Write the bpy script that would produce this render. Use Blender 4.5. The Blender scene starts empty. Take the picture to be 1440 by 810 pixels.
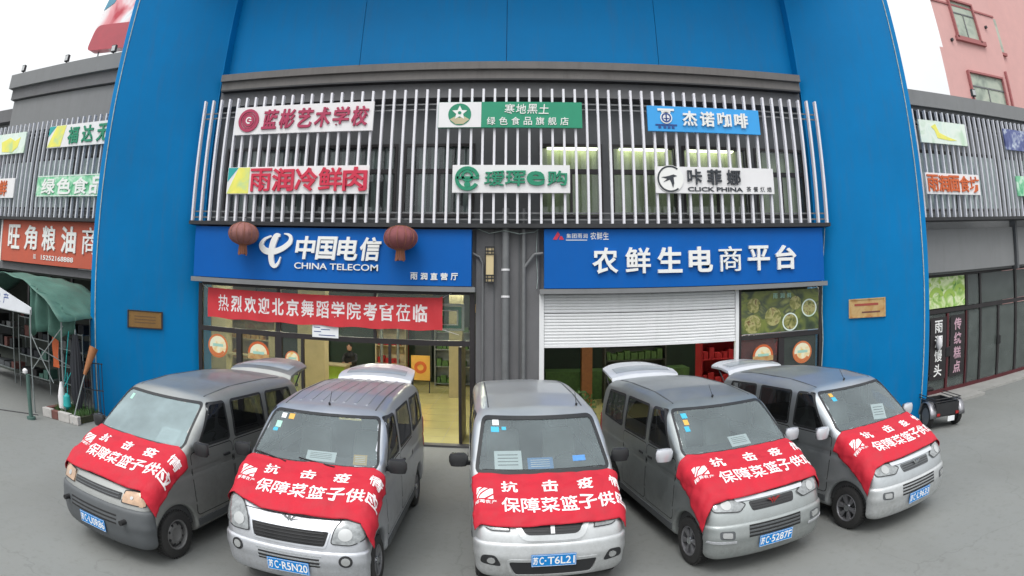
import bpy, bmesh, math, random
import numpy as np
from mathutils import Vector, Matrix, noise
from mathutils.bvhtree import BVHTree
random.seed(7)
sc = bpy.context.scene
C = sc.collection
R = math.radians
PI = math.pi

# ------------------------------------------------------------------ camera (wide fisheye lens, frame cut low)
CAM_Z = 3.088
cam = bpy.data.cameras.new('camera')
cam_o = bpy.data.objects.new('camera', cam); C.objects.link(cam_o)
cam.type = 'PANO'; cam.panorama_type = 'FISHEYE_LENS_POLYNOMIAL'
cam.sensor_width = 36; cam.sensor_fit = 'HORIZONTAL'; cam.fisheye_fov = PI
cam.fisheye_polynomial_k0 = 0; cam.fisheye_polynomial_k1 = -0.049474
cam.fisheye_polynomial_k2 = 0; cam.fisheye_polynomial_k3 = -5.445e-6; cam.fisheye_polynomial_k4 = 0
cam.shift_y = -0.1426; cam.shift_x = -0.0082
cam.clip_start = 0.05; cam.clip_end = 2000
cam_o.matrix_world = (Matrix.Translation((0, 0, CAM_Z)) @ Matrix.Rotation(-0.0018, 4, 'Z') @ Matrix.Rotation(0.1627, 4, 'X')
                      @ Matrix.Rotation(-0.0028, 4, 'Y') @ Matrix.Rotation(PI/2, 4, 'X'))
sc.camera = cam_o

# ------------------------------------------------------------------ overcast daylight
SUN_EL, SUN_AZ = R(58), R(200)
w = bpy.data.worlds.new('World'); sc.world = w; w.use_nodes = True
nt = w.node_tree
sky = nt.nodes.new('ShaderNodeTexSky'); sky.sky_type = 'NISHITA'; sky.sun_disc = False
sky.sun_elevation = SUN_EL; sky.sun_rotation = SUN_AZ; sky.air_density = 1.2; sky.dust_density = 6; sky.ozone_density = 1.0
hs = nt.nodes.new('ShaderNodeHueSaturation'); hs.inputs['Saturation'].default_value = 0.10; hs.inputs['Value'].default_value = 1.0
cl = nt.nodes.new('ShaderNodeMix'); cl.data_type = 'RGBA'; cl.inputs['Factor'].default_value = 0.72
cl.inputs[7].default_value = (9.2, 9.45, 9.6, 1)
nt.links.new(sky.outputs[0], hs.inputs['Color']); nt.links.new(hs.outputs[0], cl.inputs[6])
# overcast luminance: brightest overhead, dimmer towards the horizon, with soft cloud tone
tcw = nt.nodes.new('ShaderNodeTexCoord'); sp_ = nt.nodes.new('ShaderNodeSeparateXYZ'); nt.links.new(tcw.outputs['Generated'], sp_.inputs[0])
mz = nt.nodes.new('ShaderNodeMapRange'); nt.links.new(sp_.outputs[2], mz.inputs[0])
for k_, v_ in enumerate((0, 1, .58, 1.26)): mz.inputs[k_+1].default_value = v_
nz = nt.nodes.new('ShaderNodeTexNoise'); nz.inputs['Scale'].default_value = 2.2; nz.inputs['Detail'].default_value = 5; nt.links.new(tcw.outputs['Generated'], nz.inputs['Vector'])
mn = nt.nodes.new('ShaderNodeMapRange'); nt.links.new(nz.outputs[0], mn.inputs[0])
for k_, v_ in enumerate((.3, .7, .86, 1.12)): mn.inputs[k_+1].default_value = v_
mm = nt.nodes.new('ShaderNodeMath'); mm.operation = 'MULTIPLY'; nt.links.new(mz.outputs[0], mm.inputs[0]); nt.links.new(mn.outputs[0], mm.inputs[1])
vs_ = nt.nodes.new('ShaderNodeVectorMath'); vs_.operation = 'SCALE'; nt.links.new(cl.outputs[2], vs_.inputs[0]); nt.links.new(mm.outputs[0], vs_.inputs['Scale'])
nt.links.new(vs_.outputs[0], nt.nodes['Background'].inputs[0]); nt.nodes['Background'].inputs[1].default_value = 0.11
sun = bpy.data.lights.new('sun', 'SUN'); sun.energy = 0.6; sun.angle = R(25); sun.color = (1, .97, .93)
sun_o = bpy.data.objects.new('sun', sun); C.objects.link(sun_o)
sun_o.rotation_euler = (PI/2 - SUN_EL, 0, R(-20))
sc.view_settings.view_transform = 'Standard'; sc.view_settings.look = 'None'
sc.view_settings.gamma = 1; sc.view_settings.exposure = 0.74
sc.render.engine = 'CYCLES'
sc.cycles.use_denoising = True
sc.cycles.max_bounces = 8; sc.cycles.transparent_max_bounces = 16; sc.cycles.caustics_reflective = False; sc.cycles.caustics_refractive = False
sc.cycles.sample_clamp_indirect = 4

# ------------------------------------------------------------------ materials
def nodes(m): return m.node_tree.nodes, m.node_tree.links
def mk(name, col, rough=.6, metal=0., var=.12, scale=3., bump=0., bscale=60., grime=0., coat=0., streak=0., spec=.5, bright=None):
    m = bpy.data.materials.new(name); m.use_nodes = True
    N, L = nodes(m); b = N['Principled BSDF']
    b.inputs['Roughness'].default_value = rough; b.inputs['Metallic'].default_value = metal
    b.inputs['Specular IOR Level'].default_value = spec
    if coat: b.inputs['Coat Weight'].default_value = coat; b.inputs['Coat Roughness'].default_value = .08
    tc = N.new('ShaderNodeTexCoord')
    n1 = N.new('ShaderNodeTexNoise'); n1.inputs['Scale'].default_value = scale; n1.inputs['Detail'].default_value = 8; n1.inputs['Roughness'].default_value = .62
    L.new(tc.outputs['Object'], n1.inputs['Vector'])
    r = N.new('ShaderNodeMapRange'); r.inputs[1].default_value = .28; r.inputs[2].default_value = .72
    r.inputs[3].default_value = 1 - var; r.inputs[4].default_value = 1 + var*.6
    L.new(n1.outputs[0], r.inputs[0])
    mul = N.new('ShaderNodeVectorMath'); mul.operation = 'SCALE'; mul.inputs[0].default_value = col[:3]
    L.new(r.outputs[0], mul.inputs['Scale'])
    last = mul.outputs[0]
    if grime or streak:
        mp = N.new('ShaderNodeMapping'); L.new(tc.outputs['Object'], mp.inputs[0])
        mp.inputs['Scale'].default_value = (1, 1, .12) if streak else (1, 1, 1)
        n2 = N.new('ShaderNodeTexNoise'); n2.inputs['Scale'].default_value = 5.5 if streak else 1.1; n2.inputs['Detail'].default_value = 10
        n2.inputs['Roughness'].default_value = .7
        L.new(mp.outputs[0], n2.inputs['Vector'])
        rr = N.new('ShaderNodeMapRange'); rr.inputs[1].default_value = .5; rr.inputs[2].default_value = .8
        rr.inputs[3].default_value = 0; rr.inputs[4].default_value = max(grime, streak)
        L.new(n2.outputs[0], rr.inputs[0])
        mx = N.new('ShaderNodeMix'); mx.data_type = 'RGBA'; L.new(rr.outputs[0], mx.inputs[0]); L.new(last, mx.inputs[6])
        mx.inputs[7].default_value = (.09, .085, .075, 1)
        last = mx.outputs[2]
    L.new(last, b.inputs['Base Color'])
    rv = N.new('ShaderNodeMapRange'); rv.inputs[1].default_value = .3; rv.inputs[2].default_value = .7
    rv.inputs[3].default_value = max(.02, rough*.85); rv.inputs[4].default_value = min(1, rough*1.2)
    L.new(n1.outputs[0], rv.inputs[0]); L.new(rv.outputs[0], b.inputs['Roughness'])
    if bump:
        n3 = N.new('ShaderNodeTexNoise'); n3.inputs['Scale'].default_value = bscale; n3.inputs['Detail'].default_value = 4
        L.new(tc.outputs['Object'], n3.inputs['Vector'])
        bp = N.new('ShaderNodeBump'); bp.inputs['Strength'].default_value = bump; bp.inputs['Distance'].default_value = .02
        L.new(n3.outputs[0], bp.inputs['Height']); L.new(bp.outputs[0], b.inputs['Normal'])
    return m
def mk_glass(name, tint, refl_rough=.02, dust=.05, ior=1.5, dcol=(.5, .53, .55)):
    m = bpy.data.materials.new(name); m.use_nodes = True
    N, L = nodes(m); N.remove(N['Principled BSDF']); out = N['Material Output']
    tr = N.new('ShaderNodeBsdfTransparent'); tr.inputs[0].default_value = (*tint, 1)
    gl = N.new('ShaderNodeBsdfGlossy'); gl.inputs['Roughness'].default_value = refl_rough; gl.inputs[0].default_value = (.95, .97, 1, 1)
    df = N.new('ShaderNodeBsdfDiffuse'); df.inputs[0].default_value = (*dcol, 1)
    fr = N.new('ShaderNodeFresnel'); fr.inputs[0].default_value = ior
    m1 = N.new('ShaderNodeMixShader'); m2 = N.new('ShaderNodeMixShader')
    tc = N.new('ShaderNodeTexCoord'); n = N.new('ShaderNodeTexNoise'); n.inputs['Scale'].default_value = 2.5; n.inputs['Detail'].default_value = 6
    L.new(tc.outputs['Object'], n.inputs['Vector'])
    r = N.new('ShaderNodeMapRange'); r.inputs[3].default_value = dust*.5; r.inputs[4].default_value = dust*1.5; L.new(n.outputs[0], r.inputs[0])  # diffuse veil: dust, and on the van windscreens painted reflection too
    L.new(r.outputs[0], m1.inputs[0]); L.new(tr.outputs[0], m1.inputs[1]); L.new(df.outputs[0], m1.inputs[2])
    L.new(fr.outputs[0], m2.inputs[0]); L.new(m1.outputs[0], m2.inputs[1]); L.new(gl.outputs[0], m2.inputs[2])
    L.new(m2.outputs[0], out.inputs[0])
    return m
def mk_emit(name, col, s):
    m = bpy.data.materials.new(name); m.use_nodes = True
    b = nodes(m)[0]['Principled BSDF']; b.inputs['Base Color'].default_value = (*col, 1)
    b.inputs['Emission Color'].default_value = (*col, 1); b.inputs['Emission Strength'].default_value = s
    return m
def mk_blobs(name, cols, scale=3., rough=.35, kind='noise', seed=0.):
    """printed picture: soft patches of several colours"""
    m = bpy.data.materials.new(name); m.use_nodes = True
    N, L = nodes(m); b = N['Principled BSDF']; b.inputs['Roughness'].default_value = rough
    tc = N.new('ShaderNodeTexCoord'); mp = N.new('ShaderNodeMapping'); mp.inputs['Location'].default_value = (seed, seed*.7, seed*1.3)
    L.new(tc.outputs['Object'], mp.inputs[0])
    if kind == 'noise':
        n = N.new('ShaderNodeTexNoise'); n.inputs['Scale'].default_value = scale; n.inputs['Detail'].default_value = 3; n.inputs['Distortion'].default_value = .8
        o = n.outputs[0]
    else:
        n = N.new('ShaderNodeTexVoronoi'); n.inputs['Scale'].default_value = scale; o = n.outputs['Distance']
    L.new(mp.outputs[0], n.inputs['Vector'])
    cr = N.new('ShaderNodeValToRGB'); L.new(o, cr.inputs[0])
    e = cr.color_ramp.elements
    lo, hi = (.3, .7) if kind == 'noise' else (.05, .75)
    while len(e) < len(cols): e.new(.5)
    for i, c in enumerate(cols):
        e[i].position = lo + (hi-lo)*i/(len(cols)-1); e[i].color = (*c, 1)
    L.new(cr.outputs[0], b.inputs['Base Color'])
    return m
def s2l(*c): return tuple(((v/255+.055)/1.055)**2.4 if v > 10 else v/255/12.92 for v in c)

M = {}
M['blue_arch'] = mk('blue arch panel', (.0, .19, .475), .5, 0, .12, .5, streak=.18, spec=.15)
M['blue_sign'] = mk('blue sign film', (.0, .105, .42), .5, 0, .06, 1.5, streak=.06, spec=.2)
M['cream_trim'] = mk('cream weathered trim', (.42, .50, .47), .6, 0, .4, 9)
M['grey_wall'] = mk('grey rendered wall', (.15, .15, .157), .8, 0, .16, 2.5, .25, 50, streak=.35)
M['grey_wall2'] = mk('grey cladding', (.20, .205, .21), .6, 0, .10, 2, streak=.2)
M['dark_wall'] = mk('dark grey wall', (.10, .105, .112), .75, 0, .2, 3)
M['cornice'] = mk('weathered cornice', (.165, .155, .15), .8, 0, .2, 2.5, .3, 50, streak=.55)
M['slat_white'] = mk('white painted aluminium', (.78, .77, .82), .42, 0, .06, 3)
M['slat_grey'] = mk('pale grey aluminium', (.60, .61, .66), .45, 0, .08, 3)
M['dark_metal'] = mk('dark metal', (.035, .035, .038), .45, .3, .2, 6)
M['frame_dark'] = mk('dark door frame', (.028, .024, .026), .4, .2, .15, 5)
M['frame_red'] = mk('dark red door frame', (.09, .015, .02), .4, .1, .15, 5)
M['pipe'] = mk('grey painted pipe', (.17, .175, .18), .5, .1, .15, 8, streak=.2)
M['ground'] = None
M['white'] = mk('white board', (.78, .77, .78), .5, 0, .05, 2, streak=.05)
M['white_letter'] = mk('white acrylic', (.82, .82, .80), .4, 0, .03)
M['shutter'] = mk('white shutter lath', (.80, .81, .82), .5, .0, .06, 1.5, streak=.10)
M['red_cloth'] = mk('red banner cloth', (.50, .012, .030), .75, 0, .14, 5, .5, 9)
M['red_banner'] = mk('red shop banner', (.60, .035, .045), .65, 0, .08, 3, .2, 12)
M['banner_text'] = mk('white print on cloth', (.84, .78, .78), .75, 0, .08, 12)
M['red_letter'] = mk('red acrylic', (.58, .02, .06), .4, 0, .06)
M['crimson'] = mk('crimson acrylic', (.40, .03, .09), .45, 0, .08)
M['green'] = mk('green board', (.012, .27, .15), .45, 0, .06)
M['green_letter'] = mk('green acrylic', (.01, .24, .13), .4, 0, .1)
M['teal'] = mk('teal film', (.02, .36, .36), .5)
M['skyblue'] = mk('sky blue board', (.035, .35, .78), .45, 0, .05)
M['plate_blue'] = mk('number plate blue', (.0, .20, .56), .5, 0, .06)
M['yellow_film'] = mk_blobs('yellow green print', [s2l(245, 235, 120), s2l(230, 225, 100), s2l(190, 215, 150)], 2.2)
M['black_letter'] = mk('black acrylic', (.03, .035, .045), .4)
M['navy'] = mk('navy print', (.02, .06, .25), .5)
M['orange_sign'] = mk('faded red sign board', (.52, .10, .055), .55, 0, .08, 2, streak=.12)
M['brass'] = mk('brass plaque', (.30, .17, .06), .45, .5, .15, 12, .2, 40)
M['poster_orange'] = mk_blobs('orange notice print', [s2l(165, 100, 70), s2l(185, 145, 90), s2l(195, 165, 115), s2l(180, 145, 90)], 4, seed=3)
M['lantern'] = mk('faded lantern cloth', (.30, .13, .115), .8, 0, .3, 5, .3, 30)
M['lantern2'] = mk('dusty red lantern cloth', (.24, .075, .08), .8, 0, .3, 5, .3, 30)
M['tassel'] = mk('faded tassel', (.30, .12, .07), .9, 0, .2, 20)
M['lamp_face'] = mk('cream lamp face', (.62, .50, .28), .5, 0, .05)
M['tile_floor'] = mk('polished yellow floor', (.55, .50, .22), .10, 0, .10, 1.5)
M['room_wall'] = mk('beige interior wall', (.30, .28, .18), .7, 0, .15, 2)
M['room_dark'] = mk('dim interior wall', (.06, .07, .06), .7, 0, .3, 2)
M['green_room'] = mk('dark green interior', (.025, .05, .035), .6, 0, .3, 2)
M['beige'] = mk('beige laminate', (.50, .44, .28), .5)
M['light_panel'] = mk_emit('lit ceiling panel', (1, .96, .82), 34)
M['curtain_green'] = mk_blobs('pale green curtain', [s2l(205, 220, 165), s2l(225, 235, 185), s2l(240, 245, 205)], 1.4, .8)
M['curtain_grey'] = mk_blobs('grey dim window', [s2l(130, 145, 150), s2l(170, 185, 185), s2l(205, 215, 210)], 1.1, .6)
M['store_glass'] = mk_glass('shop window glass', (.86, .90, .86), .01, .03)
M['dim_glass'] = mk_glass('upper window glass', (.86, .9, .88), .03, .06)
M['van_glass'] = mk_glass('windscreen glass', (.74, .82, .82),   .02, .22, 1.5, (.36, .45, .47))  # dust share raised to paint paler reflections into the glass
M['van_glass_pale'] = mk_glass('pale windscreen glass', (.58, .68, .68), .02, .48, 1.5, (.40, .52, .54))  # heavy dust share paints the sky's reflection into this windscreen
M['door_glass'] = mk_glass('dusty door glass', (.7, .76, .74), .05, .55, 1.5, (.15, .175, .165))
M['van_glass_side'] = mk_glass('dark side glass', (.16, .17, .18), .02, .015, 1.45)
M['rubber'] = mk('tyre rubber', (.022, .022, .022), .8, 0, .3, 12, .3, 60, grime=.25)
M['black_plastic'] = mk('black plastic', (.02, .021, .023), .5, 0, .15, 8)
M['grey_plastic'] = mk('grey bumper plastic', (.085, .092, .098), .5, 0, .12, 5, grime=.35)
M['chrome'] = mk('chrome trim', (.62, .64, .66), .18, .9, .05)
M['alloy'] = mk('alloy rim', (.30, .30, .32), .35, .7, .2, 10, grime=.3)
M['steel_rim'] = mk('dirty steel rim', (.20, .20, .20), .55, .4, .2, 10, grime=.5)
M['lens'] = mk('headlight lens', (.27, .285, .29), .10, .45, .45, 22, coat=1.)
M['lens_amber'] = mk('amber headlight lens', (.50, .32, .20), .15, .2, .35, 9, coat=1.)
M['lamp_glass'] = mk('fog lamp lens', (.45, .46, .46), .12, .5, .1, coat=1.)
M['cabin'] = mk('dark cabin lining', (.05, .052, .054), .85, 0, .2, 5)
M['seat_cloth'] = mk('grey seat cloth', (.30, .30, .28), .9, 0, .15, 8)
M['paper'] = mk('white paper', (.82, .84, .86), .7, 0, .05, 8)
M['card_blue'] = mk('blue card', (.08, .26, .60), .5, 0, .2, 30)
M['yellow_card'] = mk('yellow card', (.70, .40, .08), .6, 0, .1)
M['sticker_cyan'] = mk('cyan sticker', (.05, .42, .62), .5)
M['sticker_green'] = mk('pale green sticker', (.35, .60, .50), .5)
M['black'] = mk('flat black', (.012, .012, .013), .7)
M['canopy'] = mk('green tarpaulin', (.07, .17, .135), .6, 0, .25, 3, .3, 15, grime=.25)
M['canopy_white'] = mk('white tarpaulin', (.66, .68, .72), .6, 0, .08, 3)
M['steel_pole'] = mk('galvanised pole', (.28, .31, .31), .4, .5, .15, 10)
M['green_pole'] = mk('green painted post', (.08, .15, .13), .5, .1, .2, 10)
M['wood'] = mk('worn wooden handle', (.32, .13, .05), .7, 0, .25, 12)
M['kerb_white'] = mk('white painted kerb', (.52, .50, .48), .8, 0, .2, 9, .3, 40, grime=.3)
M['kerb_brown'] = mk('red brown painted kerb', (.17, .07, .06), .8, 0, .25, 9, .3, 40)
M['soil'] = mk('planter soil', (.05, .055, .03), .95, 0, .4, 14, .6, 30)
M['pink'] = mk('pink stucco', (.64, .37, .35), .85, 0, .07, 1., .2, 30, streak=.05)
M['pink_dark'] = mk('dusky pink trim', (.38, .14, .14), .85, 0, .1, 1.2)
M['pink_glass'] = mk_blobs('pale window curtains', [s2l(130, 140, 130), s2l(165, 175, 160), s2l(180, 185, 170)], 1.3, .3)
M['skin'] = mk('skin', (.42, .24, .17), .6)
M['dark_cloth'] = mk('dark jacket cloth', (.03, .033, .04), .85)
M['hair'] = mk('black hair', (.012, .01, .01), .6)
M['leaf'] = mk('produce green', (.08, .17, .05), .7, 0, .4, 9)
M['flower_white'] = mk('white blossom', (.7, .68, .66), .7)
M['shop_red'] = mk('red shop shelf', (.42, .02, .025), .55, 0, .25, 3)
M['orange'] = mk('orange plastic', (.60, .12, .03), .5)
M['food'] = mk_blobs('food poster print', [s2l(30, 40, 36), s2l(60, 75, 50), s2l(120, 130, 60), s2l(70, 80, 62), s2l(150, 155, 90)], 1.7, .3, seed=5)
M['food2'] = mk_blobs('food dish print', [s2l(70, 80, 45), s2l(130, 130, 70), s2l(175, 170, 115), s2l(110, 85, 50)], 7, .3)
M['melon'] = mk_blobs('sliced melon print', [s2l(70, 130, 50), s2l(170, 205, 110), s2l(225, 235, 190), s2l(140, 190, 80)], 3.2, .3)
M['lime'] = mk('lime print', (.38, .58, .10), .4)
M['pale_print'] = mk_blobs('pale picture print', [s2l(205, 225, 215), s2l(225, 235, 225), s2l(190, 215, 190)], 2, .4)
M['navy_print'] = mk_blobs('navy picture print', [s2l(60, 70, 120), s2l(90, 100, 150), s2l(200, 210, 220)], 3.5, .4)
M['green_print'] = mk_blobs('green picture print', [s2l(60, 160, 110), s2l(140, 205, 165), s2l(215, 235, 220)], 4.5, .4)
M['sticker_round'] = mk_blobs('round food sticker print', [s2l(225, 180, 90), s2l(235, 225, 190), s2l(215, 225, 205)], 5, .4)
M['sticker_edge'] = mk('orange sticker edge', (.62, .18, .06), .5)
M['sky_sign'] = mk_blobs('rainbow roof sign', [s2l(190, 60, 75), s2l(230, 160, 165), s2l(240, 240, 240), s2l(90, 160, 190)], .6, .4)

def paint(name, col, rough=.36, metal=.55, grime=.25):
    """metallic paint with road dust spattered up from the sills"""
    m = mk(name, col, rough, metal, .08, 2.2, 0, 60, grime=grime, coat=.35)
    N, L = nodes(m); b = N['Principled BSDF']; src = b.inputs['Base Color'].links[0].from_socket; rs = b.inputs['Roughness'].links[0].from_socket
    tc = N.new('ShaderNodeTexCoord'); sx = N.new('ShaderNodeSeparateXYZ'); L.new(tc.outputs['Object'], sx.inputs[0])
    n = N.new('ShaderNodeTexNoise'); n.inputs['Scale'].default_value = 7; n.inputs['Detail'].default_value = 9; n.inputs['Roughness'].default_value = .75; L.new(tc.outputs['Object'], n.inputs['Vector'])
    r1 = N.new('ShaderNodeMapRange'); L.new(sx.outputs[2], r1.inputs[0])
    for k, v in enumerate((.95, .25, 0, .8)): r1.inputs[k+1].default_value = v
    r2 = N.new('ShaderNodeMapRange'); L.new(n.outputs[0], r2.inputs[0])
    for k, v in enumerate((.38, .72, .15, 1)): r2.inputs[k+1].default_value = v
    mu = N.new('ShaderNodeMath'); mu.operation = 'MULTIPLY'; L.new(r1.outputs[0], mu.inputs[0]); L.new(r2.outputs[0], mu.inputs[1])
    mx = N.new('ShaderNodeMix'); mx.data_type = 'RGBA'; L.new(mu.outputs[0], mx.inputs[0]); L.new(src, mx.inputs[6]); mx.inputs[7].default_value = (.15, .145, .13, 1); L.new(mx.outputs[2], b.inputs['Base Color'])
    for nm, lo in (('Metallic', metal), ('Coat Weight', .35)):
        q = N.new('ShaderNodeMapRange'); L.new(mu.outputs[0], q.inputs[0]); q.inputs[3].default_value = lo; q.inputs[4].default_value = 0; L.new(q.outputs[0], b.inputs[nm])
    ad = N.new('ShaderNodeMath'); ad.operation = 'MULTIPLY_ADD'; L.new(mu.outputs[0], ad.inputs[0]); ad.inputs[1].default_value = .4; L.new(rs, ad.inputs[2]); L.new(ad.outputs[0], b.inputs['Roughness'])
    return m

# ground sheet material
g = mk('concrete yard', (.208, .216, .208), .78, 0, .10, .35, .2, 90)
N, L = nodes(g); b = N['Principled BSDF']
tc = N.new('ShaderNodeTexCoord')
def gn(scale, lo, hi, a, bb, det=10, mapscale=(1, 1, 1)):
    mp = N.new('ShaderNodeMapping'); mp.inputs['Scale'].default_value = mapscale; L.new(tc.outputs['Object'], mp.inputs[0])
    n = N.new('ShaderNodeTexNoise'); n.inputs['Scale'].default_value = scale; n.inputs['Detail'].default_value = det; n.inputs['Roughness'].default_value = .65
    L.new(mp.outputs[0], n.inputs['Vector']); r = N.new('ShaderNodeMapRange')
    for i, v in enumerate((lo, hi, a, bb)): r.inputs[i+1].default_value = v
    L.new(n.outputs[0], r.inputs[0]); return r.outputs[0]
src = b.inputs['Base Color'].links[0].from_socket
s1 = gn(.8, .45, .75, 0, .35); s2 = gn(11, .52, .72, 0, .40, 8); s3 = gn(.5, .52, .68, 0, .6, 8, (1, .25, 1))
for s, colr in ((s1, (.19, .19, .175, 1)), (s2, (.14, .14, .13, 1)), (s3, (.17, .175, .165, 1))):
    mx = N.new('ShaderNodeMix'); mx.data_type = 'RGBA'; L.new(s, mx.inputs[0]); L.new(src, mx.inputs[6]); mx.inputs[7].default_value = colr; src = mx.outputs[2]
vo = N.new('ShaderNodeTexVoronoi'); vo.feature = 'DISTANCE_TO_EDGE'; vo.inputs['Scale'].default_value = .22
ds = N.new('ShaderNodeTexNoise'); ds.inputs['Scale'].default_value = 1.5; ds.inputs['Detail'].default_value = 6
L.new(tc.outputs['Object'], ds.inputs['Vector'])
am = N.new('ShaderNodeVectorMath'); am.operation = 'MULTIPLY_ADD'; am.inputs[1].default_value = (.9, .9, .9); L.new(ds.outputs[1], am.inputs[0]); L.new(tc.outputs['Object'], am.inputs[2])
L.new(am.outputs[0], vo.inputs['Vector'])
cr = N.new('ShaderNodeMapRange'); cr.inputs[1].default_value = 0; cr.inputs[2].default_value = .0035; cr.inputs[3].default_value = .22; cr.inputs[4].default_value = 0
L.new(vo.outputs['Distance'], cr.inputs[0])
mx = N.new('ShaderNodeMix'); mx.data_type = 'RGBA'; L.new(cr.outputs[0], mx.inputs[0]); L.new(src, mx.inputs[6]); mx.inputs[7].default_value = (.07, .07, .065, 1)
L.new(mx.outputs[2], b.inputs['Base Color'])
M['ground'] = g
M['paving'] = mk('pale paving', (.33, .325, .31), .8, 0, .15, 2, .25, 60, grime=.3)

# ------------------------------------------------------------------ mesh helpers
class MB:
    def __init__(s): s.v = []; s.f = []; s.smooth = False
    def add(s, vs, fs):
        o = len(s.v); s.v += [tuple(p) for p in vs]; s.f += [tuple(i+o for i in f) for f in fs]; return s
    def box(s, x0, x1, y0, y1, z0, z1):
        return s.add([(x0, y0, z0), (x1, y0, z0), (x1, y1, z0), (x0, y1, z0), (x0, y0, z1), (x1, y0, z1), (x1, y1, z1), (x0, y1, z1)],
                     [(0, 3, 2, 1), (4, 5, 6, 7), (0, 1, 5, 4), (1, 2, 6, 5), (2, 3, 7, 6), (3, 0, 4, 7)])
    def hexa(s, p): return s.add(p, [(0, 3, 2, 1), (4, 5, 6, 7), (0, 1, 5, 4), (1, 2, 6, 5), (2, 3, 7, 6), (3, 0, 4, 7)])
    def bar(s, p0, p1, a, bq, up=(0, 0, 1)):
        p0, p1 = Vector(p0), Vector(p1); d = (p1-p0).normalized(); u = Vector(up)
        if abs(d.dot(u)) > .95: u = Vector((0, 1, 0))
        e1 = d.cross(u).normalized()*a/2; e2 = d.cross(e1).normalized()*bq/2
        return s.hexa([p0-e1-e2, p0+e1-e2, p0+e1+e2, p0-e1+e2, p1-e1-e2, p1+e1-e2, p1+e1+e2, p1-e1+e2])
    def cyl(s, p0, p1, r, n=14, r2=None, cap=True):
        s.smooth = True; r2 = r if r2 is None else r2
        p0, p1 = Vector(p0), Vector(p1); d = (p1-p0).normalized(); a = d.orthogonal().normalized(); bq = d.cross(a)
        vs = []
        for p, q in ((p0, r), (p1, r2)):
            for i in range(n):
                t = 2*PI*i/n; vs.append(p + (a*math.cos(t)+bq*math.sin(t))*q)
        fs = [(i, (i+1) % n, n+(i+1) % n, n+i) for i in range(n)]
        if cap: fs += [tuple(reversed(range(n))), tuple(range(n, 2*n))]
        return s.add(vs, fs)
    def tube(s, pts, r, n=8):
        for a, bq in zip(pts[:-1], pts[1:]): s.cyl(a, bq, r, n)
        return s
    def lathe(s, prof, c, axis='z', n=24, cap=True):
        s.smooth = True; vs = []; c = Vector(c)
        for (r, h) in prof:
            for i in range(n):
                t = 2*PI*i/n; a, bq = r*math.cos(t), r*math.sin(t)
                vs.append(c + Vector({'z': (a, bq, h), 'x': (h, a, bq), 'y': (a, h, bq)}[axis]))
        k = len(prof); fs = [(j*n+i, j*n+(i+1) % n, (j+1)*n+(i+1) % n, (j+1)*n+i) for j in range(k-1) for i in range(n)]
        if cap: fs += [tuple(reversed(range(n))), tuple(range((k-1)*n, k*n))]
        return s.add(vs, fs)
    def plate(s, pts, y0, y1):
        """outline [(x,z)...] counter-clockwise seen from the camera, front at y0, back at y1"""
        n = len(pts)
        vs = [(x, y0, z) for x, z in pts] + [(x, y1, z) for x, z in pts]
        return s.add(vs, [tuple(range(n)), tuple(reversed(range(n, 2*n)))] + [(i, n+i, n+(i+1) % n, (i+1) % n) for i in range(n)])
    def disc(s, x, z, r, y0, y1, n=24, rz=None):
        rz = rz or r
        return s.plate([(x+r*math.cos(2*PI*i/n), z+rz*math.sin(2*PI*i/n)) for i in range(n)], y0, y1)
    def ringp(s, x, z, r0, r1, y0, y1, n=28, a0=0, a1=2*PI):
        full = abs(a1-a0-2*PI) < 1e-6
        k = n if full else n+1
        P = [(math.cos(a0+(a1-a0)*i/n), math.sin(a0+(a1-a0)*i/n)) for i in range(k)]
        vs = []
        for y in (y0, y1):
            for r in (r0, r1): vs += [(x+r*c, y, z+r*q) for c, q in P]
        fs = []
        for i in range(n):
            j = (i+1) % k
            fs += [(i, k+i, k+j, j), (2*k+i, 2*k+j, 3*k+j, 3*k+i), (k+i, 3*k+i, 3*k+j, k+j), (i, j, 2*k+j, 2*k+i)]
        if not full: fs += [(0, 2*k, 3*k, k), (n, k+n, 3*k+n, 2*k+n)]
        return s.add(vs, fs)
def mesh(name, mb, mat):
    me = bpy.data.meshes.new(name); me.from_pydata([tuple(p) for p in mb.v], [], mb.f); me.materials.append(mat)
    if mb.smooth:
        me.polygons.foreach_set('use_smooth', [True]*len(me.polygons)); me.set_sharp_from_angle(angle=R(38))
    me.update(); return me
def wloc(o):
    p = Vector((0, 0, 0))
    while o: p += o.location; o = o.parent
    return p
def tag(o, label=None, cat=None, group=None, kind=None):
    for k, v in (('label', label), ('category', cat), ('group', group), ('kind', kind)):
        if v: o[k] = v
    return o
def put(name, mb, mat, parent=None, label=None, cat=None, group=None, kind=None, local=False, bevel=0):
    """link one mesh; coordinates are world ones unless local=True (then the parent's own)"""
    if parent is None:
        a = np.array(mb.v); base = Vector((float((a[:, 0].min()+a[:, 0].max())/2), float((a[:, 1].min()+a[:, 1].max())/2), float(a[:, 2].min())))
        mb.v = [(p[0]-base.x, p[1]-base.y, p[2]-base.z) for p in mb.v]
    elif not local:
        base = wloc(parent); mb.v = [(p[0]-base.x, p[1]-base.y, p[2]-base.z) for p in mb.v]
    o = bpy.data.objects.new(name, mesh(name, mb, mat)); C.objects.link(o)
    if parent is None: o.location = base
    else: o.parent = parent
    if bevel:
        md = o.modifiers.new('bevel', 'BEVEL'); md.width = bevel; md.segments = 2; md.limit_method = 'ANGLE'
    return tag(o, label, cat, group, kind)
def thing(name, label, cat, loc=(0, 0, 0), rz=0, group=None):
    o = bpy.data.objects.new(name, None); C.objects.link(o); o.location = loc; o.rotation_euler = (0, 0, rz)
    o.empty_display_size = .2
    return tag(o, label, cat, group)
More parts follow.
